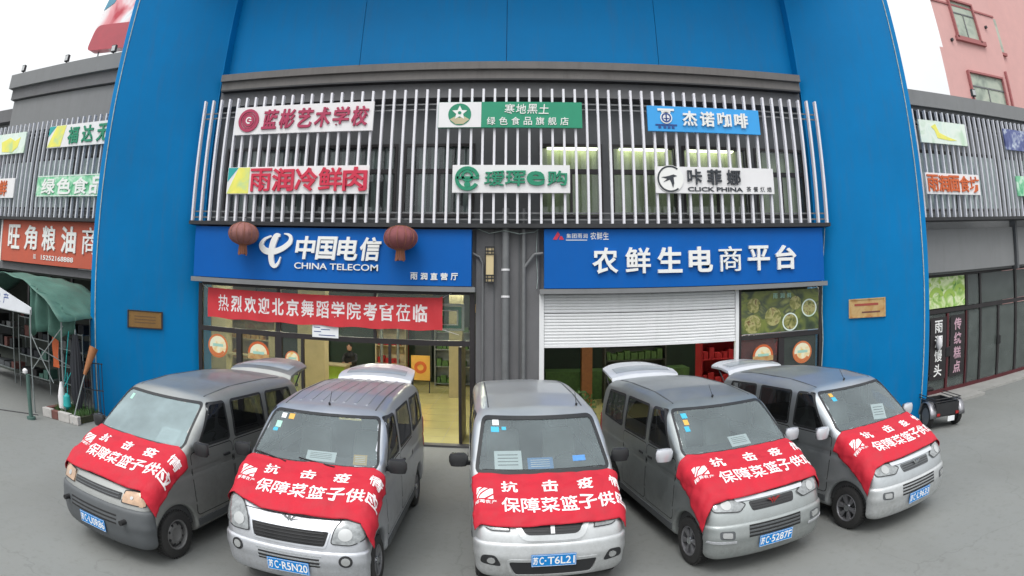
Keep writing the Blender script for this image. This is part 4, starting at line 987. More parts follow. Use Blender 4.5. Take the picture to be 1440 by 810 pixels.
def vbanner(x0, x1, s_, lab, mat, tm, z0=.45, z1=2.12):
    r = thing('door_banner', lab, 'banner', ((x0+x1)/2, YR-.07, z0))
    put('sheet', MB().box(x0, x1, YR-.07, YR-.063, z0, z1), mat, r)
    n = len(s_); ch_ = (z1-z0-.1)/n
    m = MB()
    for i, c in enumerate(s_):
        zc = z1-.05-(i+.5)*ch_; wd = min(ch_*.8, (x1-x0)*.7)
        P, F, E_ = glyph_rect(c, .026, (x0+x1)/2-wd/2, (x0+x1)/2+wd/2, zc-ch_*.42, zc+ch_*.42); add_glyph(m, P, F, E_, YR-.071, .002)
    put('lettering', m, tm, r)
vbanner(10.68, 11.33, '雨润馒头', 'dark door banner with four white characters, the left one of the two', M['frame_dark'], M['white_letter'])
vbanner(11.50, 12.12, '传统糕点', 'dark door banner with four pinkish characters, the right one of the two', M['frame_dark'], mk('pink print', (.55, .35, .42), .6))
bg = MB(); bg.lathe([(.02, -.2), (.09, -.1), (.10, .05), (.03, .18)], (10.95, YR-.16, 1.45)); put('plastic_bag', bg, M['white'], None, 'small white bag hanging on the left door banner', 'bag')

# pink building
pk = thing('pink_building', 'tall pink building with framed windows at the upper right', 'building', (30, 24, 0), 0)
X0p = 23.2
put('tower', MB().hexa([(23.25, 22, 0), (29.3, 22, 0), (29.3, 30, 0), (32, 30, 0), (23.25, 22, 28), (29.3, 22, 28), (29.3, 30, 28), (32, 30, 28)]) if False else MB().hexa([(23.25, 22, 0), (29.3, 22, 0), (31.5, 28, 0), (30.3, 28, 0), (23.25, 22, 28), (29.3, 22, 28), (31.5, 28, 28), (30.3, 28, 28)]), M['pink'], pk)
put('lower_block', MB().hexa([(22.92, 21.97, 0), (23.3, 21.97, 0), (30.2, 27.8, 0), (29.9, 27.9, 0), (22.92, 21.97, 15.6), (23.3, 21.97, 15.6), (30.2, 27.8, 15.6), (29.9, 27.9, 15.6)]), M['pink'], pk)
put('wing', MB().hexa([(29.6, 23.4, 0), (40, 23.4, 0), (42, 27, 0), (34.3, 27, 0), (29.6, 23.4, 30), (40, 23.4, 30), (42, 27, 30), (34.3, 27, 30)]), M['pink'], pk)
for zt in (18.6,): put('string_course', MB().box(23.2, 29.35, 21.93, 21.995, zt, zt+.12), M['pink_dark'], pk)
for x0, x1, z0, z1, fr_ in ((24.9, 27.0, 16.55, 18.9, 1), (25.0, 28.3, 10.4, 14.3, 0), (25.0, 27.4, 21, 23, 1)):
    wf = put('window', MB().box(x0, x1, 21.96, 21.99, z0, z1), M['pink_glass'], pk)
    for a in ((x0-.12, x0, z0-.12, z1+.12), (x1, x1+.12, z0-.12, z1+.12), (x0, x1, z1, z1+.12), (x0-.25, x1+.5, z0-.28, z0)):
        put('frame', MB().box(a[0], a[1], 21.80, 22.02, a[2], a[3]), M['pink_dark'], wf)
    put('mullion', MB().box((x0+x1)/2-.05, (x0+x1)/2+.03, 21.92, 21.955, z0, z1-.8), M['pipe'], wf); put('mullion', MB().box(x0, x1, 21.92, 21.953, z1-.8, z1-.72), M['pipe'], wf)
for x0, x1 in ((28.9, 29.05),): put('pilaster_strip', MB().box(x0, x1, 21.85, 21.998, (0 if x0 > 28 else 16.3), (14.9 if x0 > 28 else 28)), M['pink_dark'], pk)
wf = put('window', MB().box(29.9, 31.4, 23.36, 23.39, 17, 19.5), M['pink_glass'], pk); put('frame', MB().box(29.8, 31.5, 23.2, 23.41, 16.8, 16.99), M['pink_dark'], wf)
for x, z in ((24.2, 16.2), (28.1, 17.7)): put('vent_pipe', MB().cyl((x, 21.85, z), (x, 22.02, z), .10), M['dark_metal'], pk)
#VANS
# ------------------------------------------------------------------ vans: bodies grown from a smooth distance field
def blur(a, s):
    k = int(s*3)+1; x = np.arange(-k, k+1); g_ = np.exp(-x*x/(2*s*s)); g_ /= g_.sum()
    for ax in (0, 1):
        a = np.apply_along_axis(lambda r: np.convolve(np.pad(r, k, mode='edge'), g_, 'valid'), ax, a)
    return a
def poly_sd(P, Y, Z):
    P = np.array(P); n = len(P); d = np.full(Y.shape, 1e9); inside = np.zeros(Y.shape, bool)
    for i in range(n):
        a, b_ = P[i], P[(i+1) % n]; e = b_-a
        wy, wz = Y-a[0], Z-a[1]; t = np.clip((wy*e[0]+wz*e[1])/(e@e), 0, 1)
        d = np.minimum(d, np.hypot(wy-e[0]*t, wz-e[1]*t))
        c = ((a[1] <= Z) & (b_[1] > Z)) | ((b_[1] <= Z) & (a[1] > Z))
        with np.errstate(divide='ignore', invalid='ignore'):
            xs = a[0]+(Z-a[1])/(b_[1]-a[1] if b_[1] != a[1] else 1e-9)*e[0]
        inside ^= c & (Y < xs)
    return np.where(inside, -d, d)
class Field:
    def __init__(s, prof, Wn, bow=.14, rnd=1.6):
        s.h = .025; s.y0, s.z0 = -.4, 0.
        ys = np.arange(-.4, 4.5, s.h); zs = np.arange(0, 2.3, s.h)
        Yg, Zg = np.meshgrid(ys, zs, indexing='ij'); s.g = blur(poly_sd(prof, Yg, Zg), rnd); s.bow = bow; s.Wn = Wn
        s.cuts = []          # inward displacements in the front face: (x0,x1,z0,z1,depth)
    def look(s, Y, Z):
        a = np.clip((Y-s.y0)/s.h, 0, s.g.shape[0]-1.001); b_ = np.clip((Z-s.z0)/s.h, 0, s.g.shape[1]-1.001)
        i, j = a.astype(int), b_.astype(int); u, v = a-i, b_-j
        return (s.g[i, j]*(1-u)*(1-v)+s.g[i+1, j]*u*(1-v)+s.g[i, j+1]*(1-u)*v+s.g[i+1, j+1]*u*v)
    def width(s, Y, Z):
        w_ = np.interp(Z, [.15, .30, .55, .80, 1.0, 1.2, 1.45, 1.72, 1.84, 1.95], s.Wn)
        w_ = w_ - .012*np.exp(-((Z-.98)/.03)**2) + .006*np.exp(-((Z-.62)/.05)**2)
        return w_*np.interp(Y, [0, .06, .15, .3, .55, .9, 3.3, 3.8, 4.0], [.84, .89, .93, .962, .985, 1, 1, .975, .95])
    def base(s, X, Y, Z):
        t = (X/.8)**2
        f1 = s.look(Y - s.bow*(t*.6+t*t*.6)*np.clip(1-Y/1.7, 0, 1), Z + .055*t*np.clip((Z-1.4)*3, 0, 1))
        f2 = (np.abs(X)-s.width(Y, Z))*.95
        k = np.where(Z > 1.3, .12, .09); h = np.clip(.5+.5*(f1-f2)/k, 0, 1)
        return f2*(1-h)+f1*h + k*h*(1-h)
    def __call__(s, X, Y, Z, arches=True):
        f = s.base(X, Y, Z)
        for x0, x1, z0, z1, dp in s.cuts:
            d = np.minimum(np.minimum(X-x0, x1-X), np.minimum(Z-z0, z1-Z)); f = f + dp*np.clip(d/.02, 0, 1)*(Y < .7)
        if arches:
            for yw in (.62, 3.22):
                c = .365-np.hypot(Y-yw, Z-.30); c = np.minimum(c, np.abs(X)-.50)
                k = .03; h = np.clip(.5+.5*(f-c)/k, 0, 1); f = c*(1-h)+f*h+k*h*(1-h)
        return f
def snet(f, lo, hi, h):
    ax = [np.arange(a, b_+h, h) for a, b_ in zip(lo, hi)]
    G = np.meshgrid(*ax, indexing='ij'); V = f(*G).astype(np.float32); S = V < 0
    nx, ny, nz = V.shape
    cnt = np.zeros((nx-1, ny-1, nz-1), np.int8); cell = (slice(0, -1), slice(1, None))
    for a in (0, 1):
        for b_ in (0, 1):
            for c in (0, 1): cnt += S[cell[a], cell[b_], cell[c]]
    act = (cnt > 0) & (cnt < 8); idx = -np.ones(act.shape, np.int64); ii = np.argwhere(act); idx[act] = np.arange(len(ii))
    acc = np.zeros((len(ii), 3)); num = np.zeros(len(ii))
    cor = [(a, b_, c) for a in (0, 1) for b_ in (0, 1) for c in (0, 1)]
    for p in cor:
        for d in range(3):
            if p[d]: continue
            q = list(p); q[d] = 1
            va = V[ii[:, 0]+p[0], ii[:, 1]+p[1], ii[:, 2]+p[2]]; vb = V[ii[:, 0]+q[0], ii[:, 1]+q[1], ii[:, 2]+q[2]]
            m = (va < 0) != (vb < 0); t = np.where(m, va/np.where(m, va-vb, 1), 0)
            pos = np.array(p, float)[None].repeat(len(ii), 0); pos[:, d] += t
            acc += pos*m[:, None]; num += m
    P = (ii+acc/num[:, None])*h+np.array(lo)
    for _ in range(2):
        e = .004; v0 = f(*P.T); gr = np.stack([f(*(P+np.eye(3)[d]*e).T)-f(*(P-np.eye(3)[d]*e).T) for d in range(3)], 1)/(2*e)
        st = gr*(v0/np.maximum((gr**2).sum(1), .2))[:, None]; P = P-np.clip(st, -h*.6, h*.6)
    F = []
    for d in range(3):
        a, b_ = [k for k in range(3) if k != d]
        sl0 = [slice(1, -1)]*3; sl1 = [slice(1, -1)]*3
        sl0[d] = slice(0, -1); sl1[d] = slice(1, None); sl0[a] = sl1[a] = slice(1, -1); sl0[b_] = sl1[b_] = slice(1, -1)
        s0, s1 = S[tuple(sl0)], S[tuple(sl1)]; ed = np.argwhere(s0 != s1)
        if not len(ed): continue
        base = ed.copy(); base[:, a] += 1; base[:, b_] += 1
        flip = s0[tuple(ed.T)]
        def cc(da, db):
            q = base.copy(); q[:, a] -= da; q[:, b_] -= db; return idx[tuple(q.T)]
        Q = np.stack([cc(1, 1), cc(0, 1), cc(0, 0), cc(1, 0)], 1)
        ok = (Q >= 0).all(1); Q = Q[ok]; flip = flip[ok]
        if d == 1: flip = ~flip
        Q[~flip] = Q[~flip][:, ::-1]; F.append(Q)
    return P, np.concatenate(F)
def inpoly(P, x, y):
    P = np.array(P); c = np.zeros(len(x), bool); n = len(P)
    for i in range(n):
        a, b_ = P[i], P[(i+1) % n]
        m = ((a[1] <= y) & (b_[1] > y)) | ((b_[1] <= y) & (a[1] > y))
        c ^= m & (x < a[0]+(y-a[1])/(b_[1]-a[1] if b_[1] != a[1] else 1e-9)*(b_[0]-a[0]))
    return c
def inset(P, d):
    """move a counter-clockwise outline inwards by d"""
    P = [Vector(p) for p in P]; n = len(P); out = []
    for i in range(n):
        a = (P[i]-P[i-1]).normalized(); b_ = (P[(i+1) % n]-P[i]).normalized(); t = a+b_
        if t.length < 1e-6: t = a
        t.normalize(); nrm = Vector((-t.y, t.x)); c = max(.4, nrm.dot(Vector((-b_.y, b_.x)))); out.append(tuple(P[i]+nrm*d/c))
    return out
def ccw(P):
    return list(P) if sum(P[i-1][0]*P[i][1]-P[i][0]*P[i-1][1] for i in range(len(P))) > 0 else list(P)[::-1]
class Shell:
    """projects flat outlines onto a body"""
    def __init__(s, verts, faces, F=None): s.F = F; s.bvh = BVHTree.FromPolygons([tuple(p) for p in verts], [tuple(int(i) for i in f) for f in faces])
    def cast(s, u, v, side):
        if side == 'f': o, d = Vector((u, -2, v)), Vector((0, 1, 0))
        elif side == 't': o, d = Vector((u, v, 4)), Vector((0, 0, -1))
        else: sg = 1 if side == 'r' else -1; o, d = Vector((2.5*sg, u, v)), Vector((-sg, 0, 0))
        h = s.bvh.ray_cast(o, d)
        if h[0] is None or (side == 'f' and h[0].y > 2.2):
            q = {'f': Vector((u, .1, v)), 't': Vector((u, v, 1.9))}.get(side) or Vector(((.8 if side == 'r' else -.8), u, v))
            h = s.bvh.find_nearest(q)
        n = h[1]
        if n.dot(d) > 0: n = -n
        return h[0], n
    def many(s, pts, side):
        raw = [s.cast(u, v, side) for u, v in pts]; P = np.array([tuple(a) for a, n in raw]); Nn = np.array([tuple(n) for a, n in raw])
        if s.F is not None:
            d = {'f': (0, 1, 0), 't': (0, 0, -1), 'r': (-1, 0, 0), 'l': (1, 0, 0)}[side]; d = np.array(d, float); e = .004
            def grad(Q): return np.stack([s.F(*(Q+np.eye(3)[k]*e).T)-s.F(*(Q-np.eye(3)[k]*e).T) for k in range(3)], 1)/(2*e)
            for _ in range(2):
                g_ = grad(P); k = g_@d; k = np.where(np.abs(k) < .25, .25*np.sign(k+1e-9), k); st = s.F(*P.T)/k; P = P-np.clip(st, -.02, .02)[:, None]*d
            g_ = grad(P); Nn = g_/np.maximum(np.linalg.norm(g_, axis=1), 1e-6)[:, None]
        return P, Nn
    def patch(s, P, side, off=.002, th=0., step=.05, mb=None, fit=False):
        mb = mb or MB(); P = ccw(P)
        bm = bmesh.new(); f = bm.faces.new([bm.verts.new((p[0], p[1], 0)) for p in P]); bmesh.ops.triangulate(bm, faces=[f])
        lo = [min(p[i] for p in P) for i in (0, 1)]; hi = [max(p[i] for p in P) for i in (0, 1)]
        for ax in (0, 1):
            k = int((hi[ax]-lo[ax])/step)
            for i in range(1, k+1):
                co = [0, 0, 0]; co[ax] = lo[ax]+(hi[ax]-lo[ax])*i/(k+1); no = [0, 0, 0]; no[ax] = 1
                bmesh.ops.bisect_plane(bm, geom=bm.verts[:]+bm.edges[:]+bm.faces[:], plane_co=co, plane_no=no, dist=1e-5)
        bmesh.ops.remove_doubles(bm, verts=bm.verts, dist=.0015); bmesh.ops.dissolve_degenerate(bm, dist=.0012, edges=bm.edges)
        bm.verts.ensure_lookup_table(); bm.verts.index_update()
        flip = (side == 'l')   # u,v = y,z seen from -x runs the other way
        HP, HN = s.many([(v.co.x, v.co.y) for v in bm.verts], side); n = len(HP); k = len(mb.v)
        if fit:      # one even sheet of glass
            ax_, iu, iv = {'f': (1, 0, 2), 't': (2, 0, 1)}.get(side, (0, 1, 2)); u, vv_ = HP[:, iu]-HP[:, iu].mean(), HP[:, iv]-HP[:, iv].mean()
            A_ = np.stack([u**a*vv_**b_ for a in range(5) for b_ in range(4) if a+b_ <= 4], 1); co_ = np.linalg.lstsq(A_, HP[:, ax_], rcond=None)[0]; HP[:, ax_] = A_@co_
        mb.v += (HP+HN*(off+th)).tolist()
        fs = [[v.index for v in f.verts] for f in bm.faces]
        if side in ('l',): fs = [q[::-1] for q in fs]
        mb.f += [tuple(k+i for i in q) for q in fs]
        if th > 0:
            mb.v += (HP+HN*(off-.004)).tolist()
            for e in bm.edges:
                if len(e.link_faces) == 1:
                    f = e.link_faces[0]; ids = [v.index for v in f.verts]; a, b_ = e.verts[0].index, e.verts[1].index
                    if ids[(ids.index(a)+1) % len(ids)] != b_: a, b_ = b_, a
                    if side == 'l': a, b_ = b_, a
                    mb.f.append((k+a, k+n+a, k+n+b_, k+b_))
        bm.free(); mb.smooth = True; return mb
    def sheet(s, P4, side, off, nu=22, nv=14):
        """one even sheet of glass over a four cornered opening"""
        (a, b_, c, d) = [np.array(p, float) for p in P4]; pts = []
        for j in range(nv+1):
            for i in range(nu+1):
                u, w_ = i/nu, j/nv; pts.append(tuple((a*(1-u)+b_*u)*(1-w_)+(d*(1-u)+c*u)*w_))
        HP, HN = s.many(pts, side); ax_, iu, iv = {'f': (1, 0, 2), 't': (2, 0, 1)}.get(side, (0, 1, 2)); u, w_ = HP[:, iu]-HP[:, iu].mean(), HP[:, iv]-HP[:, iv].mean()
        A_ = np.stack([u**p*w_**q_ for p in range(5) for q_ in range(4) if p+q_ <= 4], 1); co_ = np.linalg.lstsq(A_, HP[:, ax_], rcond=None)[0]; HP[:, ax_] = A_@co_
        mb = MB(); mb.v = (HP+HN.mean(0)*off).tolist(); mb.smooth = True
        mb.f = [(j*(nu+1)+i, j*(nu+1)+i+1, (j+1)*(nu+1)+i+1, (j+1)*(nu+1)+i)[::(-1 if side == 'l' else 1)] for j in range(nv) for i in range(nu)]
        return mb
    def ring(s, P, wd, side, off=.004, th=.004, mb=None):
        mb = mb or MB(); P = ccw(P)
        D = []
        for i in range(len(P)):
            a, b_ = Vector(P[i]), Vector(P[(i+1) % len(P)]); k = max(1, int((b_-a).length/.06))
            D += [tuple(a+(b_-a)*j/k) for j in range(k)]
        I = inset(D, wd); n = len(D); k = len(mb.v)
        HP, HN = s.many(D+I, side)
        mb.v += (HP+HN*(off+th)).tolist(); mb.v += (HP+HN*(off-.006)).tolist()
        for i in range(n):
            j = (i+1) % n; q = [(k+i, k+j, k+n+j, k+n+i), (k+i, k+2*n+i, k+2*n+j, k+j), (k+n+i, k+n+j, k+3*n+j, k+3*n+i)]
            if side == 'l': q = [x[::-1] for x in q]
            mb.f += q
        return mb
def ell(cx, cz, a, b_, n=20): return [(cx+a*math.cos(2*PI*i/n), cz+b_*math.sin(2*PI*i/n)) for i in range(n)]
WINDQ = [(-.715, 1.27), (.715, 1.27), (.632, 1.697), (-.632, 1.697)]
WIND = rpoly([(-.725, 1.262), (.725, 1.262), (.640, 1.705), (-.640, 1.705)], .06)
SIDEQ = ([(1.14, 1.24), (1.84, 1.24), (1.82, 1.71), (1.53, 1.71)], [(1.95, 1.24), (2.72, 1.24), (2.70, 1.71), (1.95, 1.71)], [(2.83, 1.25), (3.66, 1.28), (3.52, 1.69), (2.82, 1.71)])
SIDEW = [rpoly(p, .05) for p in SIDEQ]

def wheel_proto(kind):
    """wheel centred at 0, outer face towards +x"""
    t, r_, hubm = MB(), MB(), MB()
    t.lathe([(.185, -.085), (.255, -.088), (.283, -.075), (.292, -.05), (.292, .05), (.283, .075), (.255, .088), (.19, .085), (.185, .06)], (0, 0, 0), 'x', 36, cap=False)
    r_.lathe([(.19, -.08), (.19, .075), (.178, .082), (.165, .07), (.160, .0)], (0, 0, 0), 'x', 32, cap=False)
    if kind == 'steel':
        r_.lathe([(.162, .01), (.12, .055), (.085, .06), (.06, .045), (.0, .045)], (0, 0, 0), 'x', 32)
        for i in range(8):
            a = 2*PI*i/8; hubm.cyl((.048, .125*math.cos(a), .125*math.sin(a)), (.058, .125*math.cos(a), .125*math.sin(a)), .017, 10)
        mat2 = M['black']
    else:
        r_.lathe([(.162, -.03), (.0, -.03)], (0, 0, 0), 'x', 24)
        for i in range(6):
            a = 2*PI*i/6
            for da in (-.13, .13):
                r_.bar((.045, .035*math.cos(a), .035*math.sin(a)), (.062, .168*math.cos(a+da), .168*math.sin(a+da)), .03, .03, up=(1, 0, 0))
        hubm.cyl((.03, 0, 0), (.075, 0, 0), .048, 20); mat2 = M['chrome']
    tr_ = MB()
    for i in range(44):
        a = 2*PI*i/44; c, q = math.cos(a), math.sin(a)
        tr_.bar((-.062, .2935*c, .2935*q), (.062, .2935*c, .2935*q), .022, .006, up=(0, -q, c))
    return t, r_, hubm, mat2, tr_

def front_lamp(sh, root, P, mat, side_mirror=True, bulb=(.52, .80), rb=.045, lab=None):
    for sg in (-1, 1):
        Q = [(x*sg, z) for x, z in P]
        if mat is M['lens_amber']: rb *= .6
        hl = put('headlight', sh.patch(Q, 'f', .002, .012, .03), mat, root, local=True)
        put('lamp_rim', sh.ring(Q, .010, 'f', .012, .004), M['black_plastic'], hl, local=True)
        put('bulb', sh.patch(ell(bulb[0]*sg, bulb[1], rb*1.2, rb), 'f', .016, .004, .03), M['lamp_glass'], hl, local=True)

def make_van(sp):
    root = thing('parked_van', sp['label'], 'van', (sp['x'], sp['y'], 0), sp['rz'], 'silver vans parked in a row before the shops')
    pt = sp['paint']
    F_ = Field(sp['prof'], sp.get('W', [.70, .77, .785, .79, .788, .783, .765, .725, .68, .62]), sp.get('bow', .14)); F_.cuts = sp.get('cuts', [])
    V, Q = snet(F_, (-.95, -.15, .1), (.95, 4.15, 2.0), .032)
    sh = Shell(V, Q, F_.base)
    Vb, Qb = V, Q
    # the closed body without wheel arches carries the banner
    cz = V[Q].mean(1); WI_ = sp.get('wind', WIND)
    wi = inset(ccw(WI_), .012); cut = inpoly(wi, cz[:, 0], cz[:, 2]) & (cz[:, 1] < 1.75) & (cz[:, 1] > .7) & (cz[:, 2] > 1.2)
    for P in SIDEW:
        wi = inset(ccw(P), .012); cut |= inpoly(wi, cz[:, 1], cz[:, 2]) & (np.abs(cz[:, 0]) > .5)
    # rear opening
    if sp.get('gate', True): cut |= (cz[:, 1] > 3.86) & (cz[:, 2] > .70) & (np.abs(cz[:, 0]) < .62) & (cz[:, 2] < 1.70)
    mb = MB(); mb.v = V.tolist(); mb.f = [tuple(q) for q in Q[~cut].tolist()]; mb.smooth = True
    body = bpy.data.objects.new('body', None)
    me = bpy.data.meshes.new('body'); me.from_pydata(mb.v, [], mb.f); me.materials.append(pt)
    me.polygons.foreach_set('use_smooth', [True]*len(me.polygons)); me.update()
    bpy.data.objects.remove(body); body = bpy.data.objects.new('body', me); C.objects.link(body); body.parent = root
    # inner lining
    Fi = Field(sp['prof'], [v-.03 for v in F_.Wn], F_.bow)
    Vi, Qi = snet(lambda X, Y, Z: Fi.base(X, Y, Z)+.035, (-.9, -.1, .3), (.9, 4.1, 2.0), .07)
    ci = Vi[Qi].mean(1); cu = (ci[:, 2] > 1.12) & (ci[:, 2] < 1.72)
    mb = MB(); mb.v = Vi.tolist(); mb.f = [tuple(q[::-1]) for q in Qi[~cu].tolist()]; mb.smooth = True
    put('cabin_lining', mb, M['cabin'], root, local=True)
    # glass
    put('windscreen', sh.sheet(sp.get('windq', WINDQ), 'f', -.001), M['van_glass_pale' if sp['plate'][0] == 'U' else 'van_glass'], root, local=True)
    put('windscreen_seal', sh.ring(inset(ccw(WI_), -.012), .036 if sp.get('thickseal') else .024, 'f', .001, .004), M['black_plastic'], root, local=True)
    for sd in ('l', 'r'):
        for P, PQ in zip(SIDEW, SIDEQ):
            wn = put('side_window', sh.sheet(PQ, sd, -.001, 10, 8), M['van_glass_side'], root, local=True)
            put('window_seal', sh.ring(inset(ccw(P), -.008), .030, sd, .0005, .003), M['black_plastic'], wn, local=True)
        # door panels and seams
        for nm, P in (('front_door', [(1.02, .44), (1.86, .44), (1.86, 1.20), (1.0, 1.20)]), ('sliding_door', [(1.90, .44), (2.74, .44), (2.74, 1.20), (1.90, 1.20)])):
            P = rpoly(P, .06)
            dgap = sh.ring(inset(ccw(P), -.012), .014, sd, -.001, .0015)
            d_ = put(nm, sh.patch(P, sd, -.002, .005, .12), pt, root, local=True)
            put('door_gap', dgap, M['black'], d_, local=True)
            yh = 1.72 if nm == 'front_door' else 2.02
            hp, hn = sh.cast(yh, 1.06, sd)
            m = MB(); sg = 1 if sd == 'r' else -1
            m.box(hp.x+sg*.004-.012, hp.x+sg*.004+.022*sg+.0, yh-.065, yh+.065, 1.045, 1.075)
            put('handle', m, M['black_plastic'], d_, local=True, bevel=.004)
        put('sill_trim', sh.patch([(1.02, .30), (2.84, .30), (2.84, .385), (1.02, .385)], sd, .0, .012, .15), M['grey_plastic'], root, local=True)
        tl = rpoly([(3.80, .80), (3.93, .80), (3.93, 1.25), (3.84, 1.25)], .02)
        put('tail_light', sh.patch(tl, sd, .0, .01, .06), mk('red tail lens', (.35, .02, .02), .2) if 'tl' not in M else M['tl'], root, local=True)
        # mirrors
        sg = 1 if sd == 'r' else -1
        hp, hn = sh.cast(1.10, 1.20, sd)
        mr = put('mirror', MB().lathe([(.02, -.11), (.07, -.10), (.085, -.03), (.085, .05), (.07, .095), (.02, .105)], (0, 0, 0), 'z', 16), sp['mirror'], root, local=True)
        a = np.array([v.co[:] for v in mr.data.vertices]); a *= (1.25, .62, .74); a += (hp.x+sg*.13, 1.05, 1.27); mr.data.vertices.foreach_set('co', a.ravel())
        put('mirror_arm', MB().bar((hp.x-.01*sg, 1.12, 1.22), (hp.x+sg*.08, 1.06, 1.22), .05, .04), M['black_plastic'], mr, local=True)
        put('mirror_glass', MB().box(hp.x+sg*.13-.075, hp.x+sg*.13+.075, 1.105, 1.11, 1.20, 1.34), M['chrome'], mr, local=True)
    # hood / roof details
    put('bonnet_gap', sh.ring(rpoly([(-.60, .90), (.60, .90), (.68, 1.23), (-.68, 1.23)], .05), .007, 'f', -.0015, .002), M['black'], root, local=True)
    if sp.get('ribs'):
        for i in range(7):
            x = -.42+.14*i
            put('roof_rib', sh.patch([(x-.014, 1.75), (x+.014, 1.75), (x+.014, 3.6), (x-.014, 3.6)], 't', -.004, .011, .25), pt, root, local=True)
    for x in (-.56, .56): put('roof_gutter', sh.patch([(x-.008, 1.62), (x+.008, 1.62), (x+.008, 3.75), (x-.008, 3.75)], 't', -.003, .009, .3), sp.get('roofm', pt) if False else M['grey_plastic'], root, local=True)
    if sp.get('antenna', True):
        ax_ = sp.get('antx', 0); p, nn = sh.cast(ax_, 1.62, 't')
        put('antenna', MB().cyl(p, p+Vector((0, -.01, .03)), .014, 8).cyl(p+Vector((0, 0, .02)), p+Vector((.0, .10, .15)), .005, 6, .003), M['black_plastic'], root, local=True)
    for sg in ((-1, 1) if sp.get('ribs') else ()):
        p0, _ = sh.cast(sg*.28+.0, 1.255, 'f'); p1, _ = sh.cast(sg*.28-.42, 1.30, 'f')
        put('wiper', MB().bar(p0+Vector((0, -.02, .012)), p1+Vector((0, -.025, .01)), .014, .012), M['black_plastic'], root, local=True)
    put('rear_mirror', MB().box(-.10, .10, 1.47, 1.49, 1.585, 1.64), M['black_plastic'], root, local=True, bevel=.008)
    # cabin
    for x in (-.36, .36):
        put('seat', MB().box(x-.24, x+.24, 1.55, 2.0, .62, .86), M['seat_cloth'], root, local=True, bevel=.05)
        b_ = MB(); b_.hexa([(x-.23, 1.93, .84), (x+.23, 1.93, .84), (x+.23, 2.05, .84), (x-.23, 2.05, .84), (x-.20, 2.10, 1.38), (x+.20, 2.10, 1.38), (x+.20, 2.2, 1.38), (x-.20, 2.2, 1.38)])
        put('seat_back', b_, M['seat_cloth'], root, local=True, bevel=.04)
        put('headrest', MB().box(x-.12, x+.12, 2.12, 2.20, 1.40, 1.58), M['seat_cloth'], root, local=True, bevel=.035)
    put('dashboard', MB().box(-.66, .66, .98 if 'wind' not in sp else .86, 1.34, .80, 1.19 if 'wind' in sp else 1.245), M['cabin'], root, local=True, bevel=.05)
    put('steering_wheel', MB().tube([(.36+.17*math.cos(a), 1.40-.05*math.sin(a), 1.10+.15*math.sin(a)) for a in np.linspace(0, 2*PI, 19)], .012, 6), M['black_plastic'], root, local=True)
    put('cabin_floor', MB().box(-.7, .7, .5, 3.8, .40, .44), M['cabin'], root, local=True)
    put('underbody', MB().box(-.62, .62, .45, 3.7, .16, .30), M['black'], root, local=True)
    # wheels
    wp = sp['wheel']
    for yw in (.62, 3.22):
        for sg in (-1, 1):
            objs = []
            if wp not in WP:
                t, r_, hb_, m2, tr_ = wheel_proto(wp)
                WP[wp] = (mesh('tyre', t, M['rubber']), mesh('rim', r_, M['steel_rim'] if wp == 'steel' else M['alloy']), mesh('hub_cap', hb_, m2), mesh('tread', tr_, M['rubber']))
            names = ('wheel', 'rim', 'rim_holes' if wp == 'steel' else 'hub_cap', 'tread'); par = None  # on steel wheels this part is black discs drawn as rim holes
            for k, (nm, me_) in enumerate(zip(names, WP[wp])):
                o = bpy.data.objects.new(nm, me_); C.objects.link(o)
                if k == 0:
                    o.parent = root; o.location = (sg*.665, yw, .295); o.rotation_euler = (random.uniform(0, 1), 0, 0 if sg > 0 else PI); par = o
                else: o.parent = par
            par['kind'] = 'thing' if False else par.get('kind', 'thing'); del par['kind']
    # tailgate, raised on its hinge at the rear roof edge
    if sp.get('gate', True):
        tg = sp.get('gate_tilt', 10); L_, Wd = .86, .64
        m, gl = MB(), MB(); n = 14; k = 8; th = .036
        def gp_(u, v, off):       # u across -1..1, v along 0..1
            y = v*L_*(1-.22*abs(u)**3); z = .065*math.sin(PI*min(v, .5)) - .055*abs(u)**2.5 - .02*v + off + (.0 if v > .04 else -.05)
            x = u*Wd*(1-.16*v)*(1-.10*(1-v)**4)
            c, q = math.cos(R(tg)), math.sin(R(tg)); return (x, 3.83+y*c-z*q, 1.84+y*q+z*c)
        vs = [0, .02, .06, .12, .2, .4, .6, .8, .95, 1]
        for off in (0, -th):
            for v in vs:
                for i in range(n+1): m.v.append(gp_(-1+2*i/n, v, off))
        K = len(vs); S_ = K*(n+1)
        for j in range(K-1):
            for i in range(n):
                a = j*(n+1)+i; m.f += [(a, a+1, a+n+2, a+n+1), (S_+a, S_+a+n+1, S_+a+n+2, S_+a+1)]
        for i in range(n):
            m.f += [(i, S_+i, S_+i+1, i+1), ((K-1)*(n+1)+i, (K-1)*(n+1)+i+1, S_+(K-1)*(n+1)+i+1, S_+(K-1)*(n+1)+i)]
        for j in range(K-1):
            a = j*(n+1); m.f += [(a, a+n+1, S_+a+n+1, S_+a), (a+n, S_+a+n, S_+a+2*n+1, a+2*n+1)]
        m.smooth = True
        tgo = put('tailgate', m, sp.get('gatem', pt), root, local=True, label='tailgate raised above the roof')
        for j in range(7):
            for i in range(n):
                pass
        g2 = MB(); ii = [-.80+1.6*i/10 for i in range(11)]; vv = [.20, .30, .42, .55]
        for v in vv:
            for u in ii: g2.v.append(gp_(u, v, .004))
        g2.f = [(j*11+i, j*11+i+1, (j+1)*11+i+1, (j+1)*11+i) for j in range(3) for i in range(10)]; g2.smooth = True
        put('rear_glass', g2, M['gate_glass'], tgo, local=True)
        lp = MB(); lp.tube([gp_(-.95+1.9*i/16, .0, -.02+.0) for i in range(17)], .022, 8); put('spoiler_lip', lp, sp.get('lipm', pt), tgo, local=True)
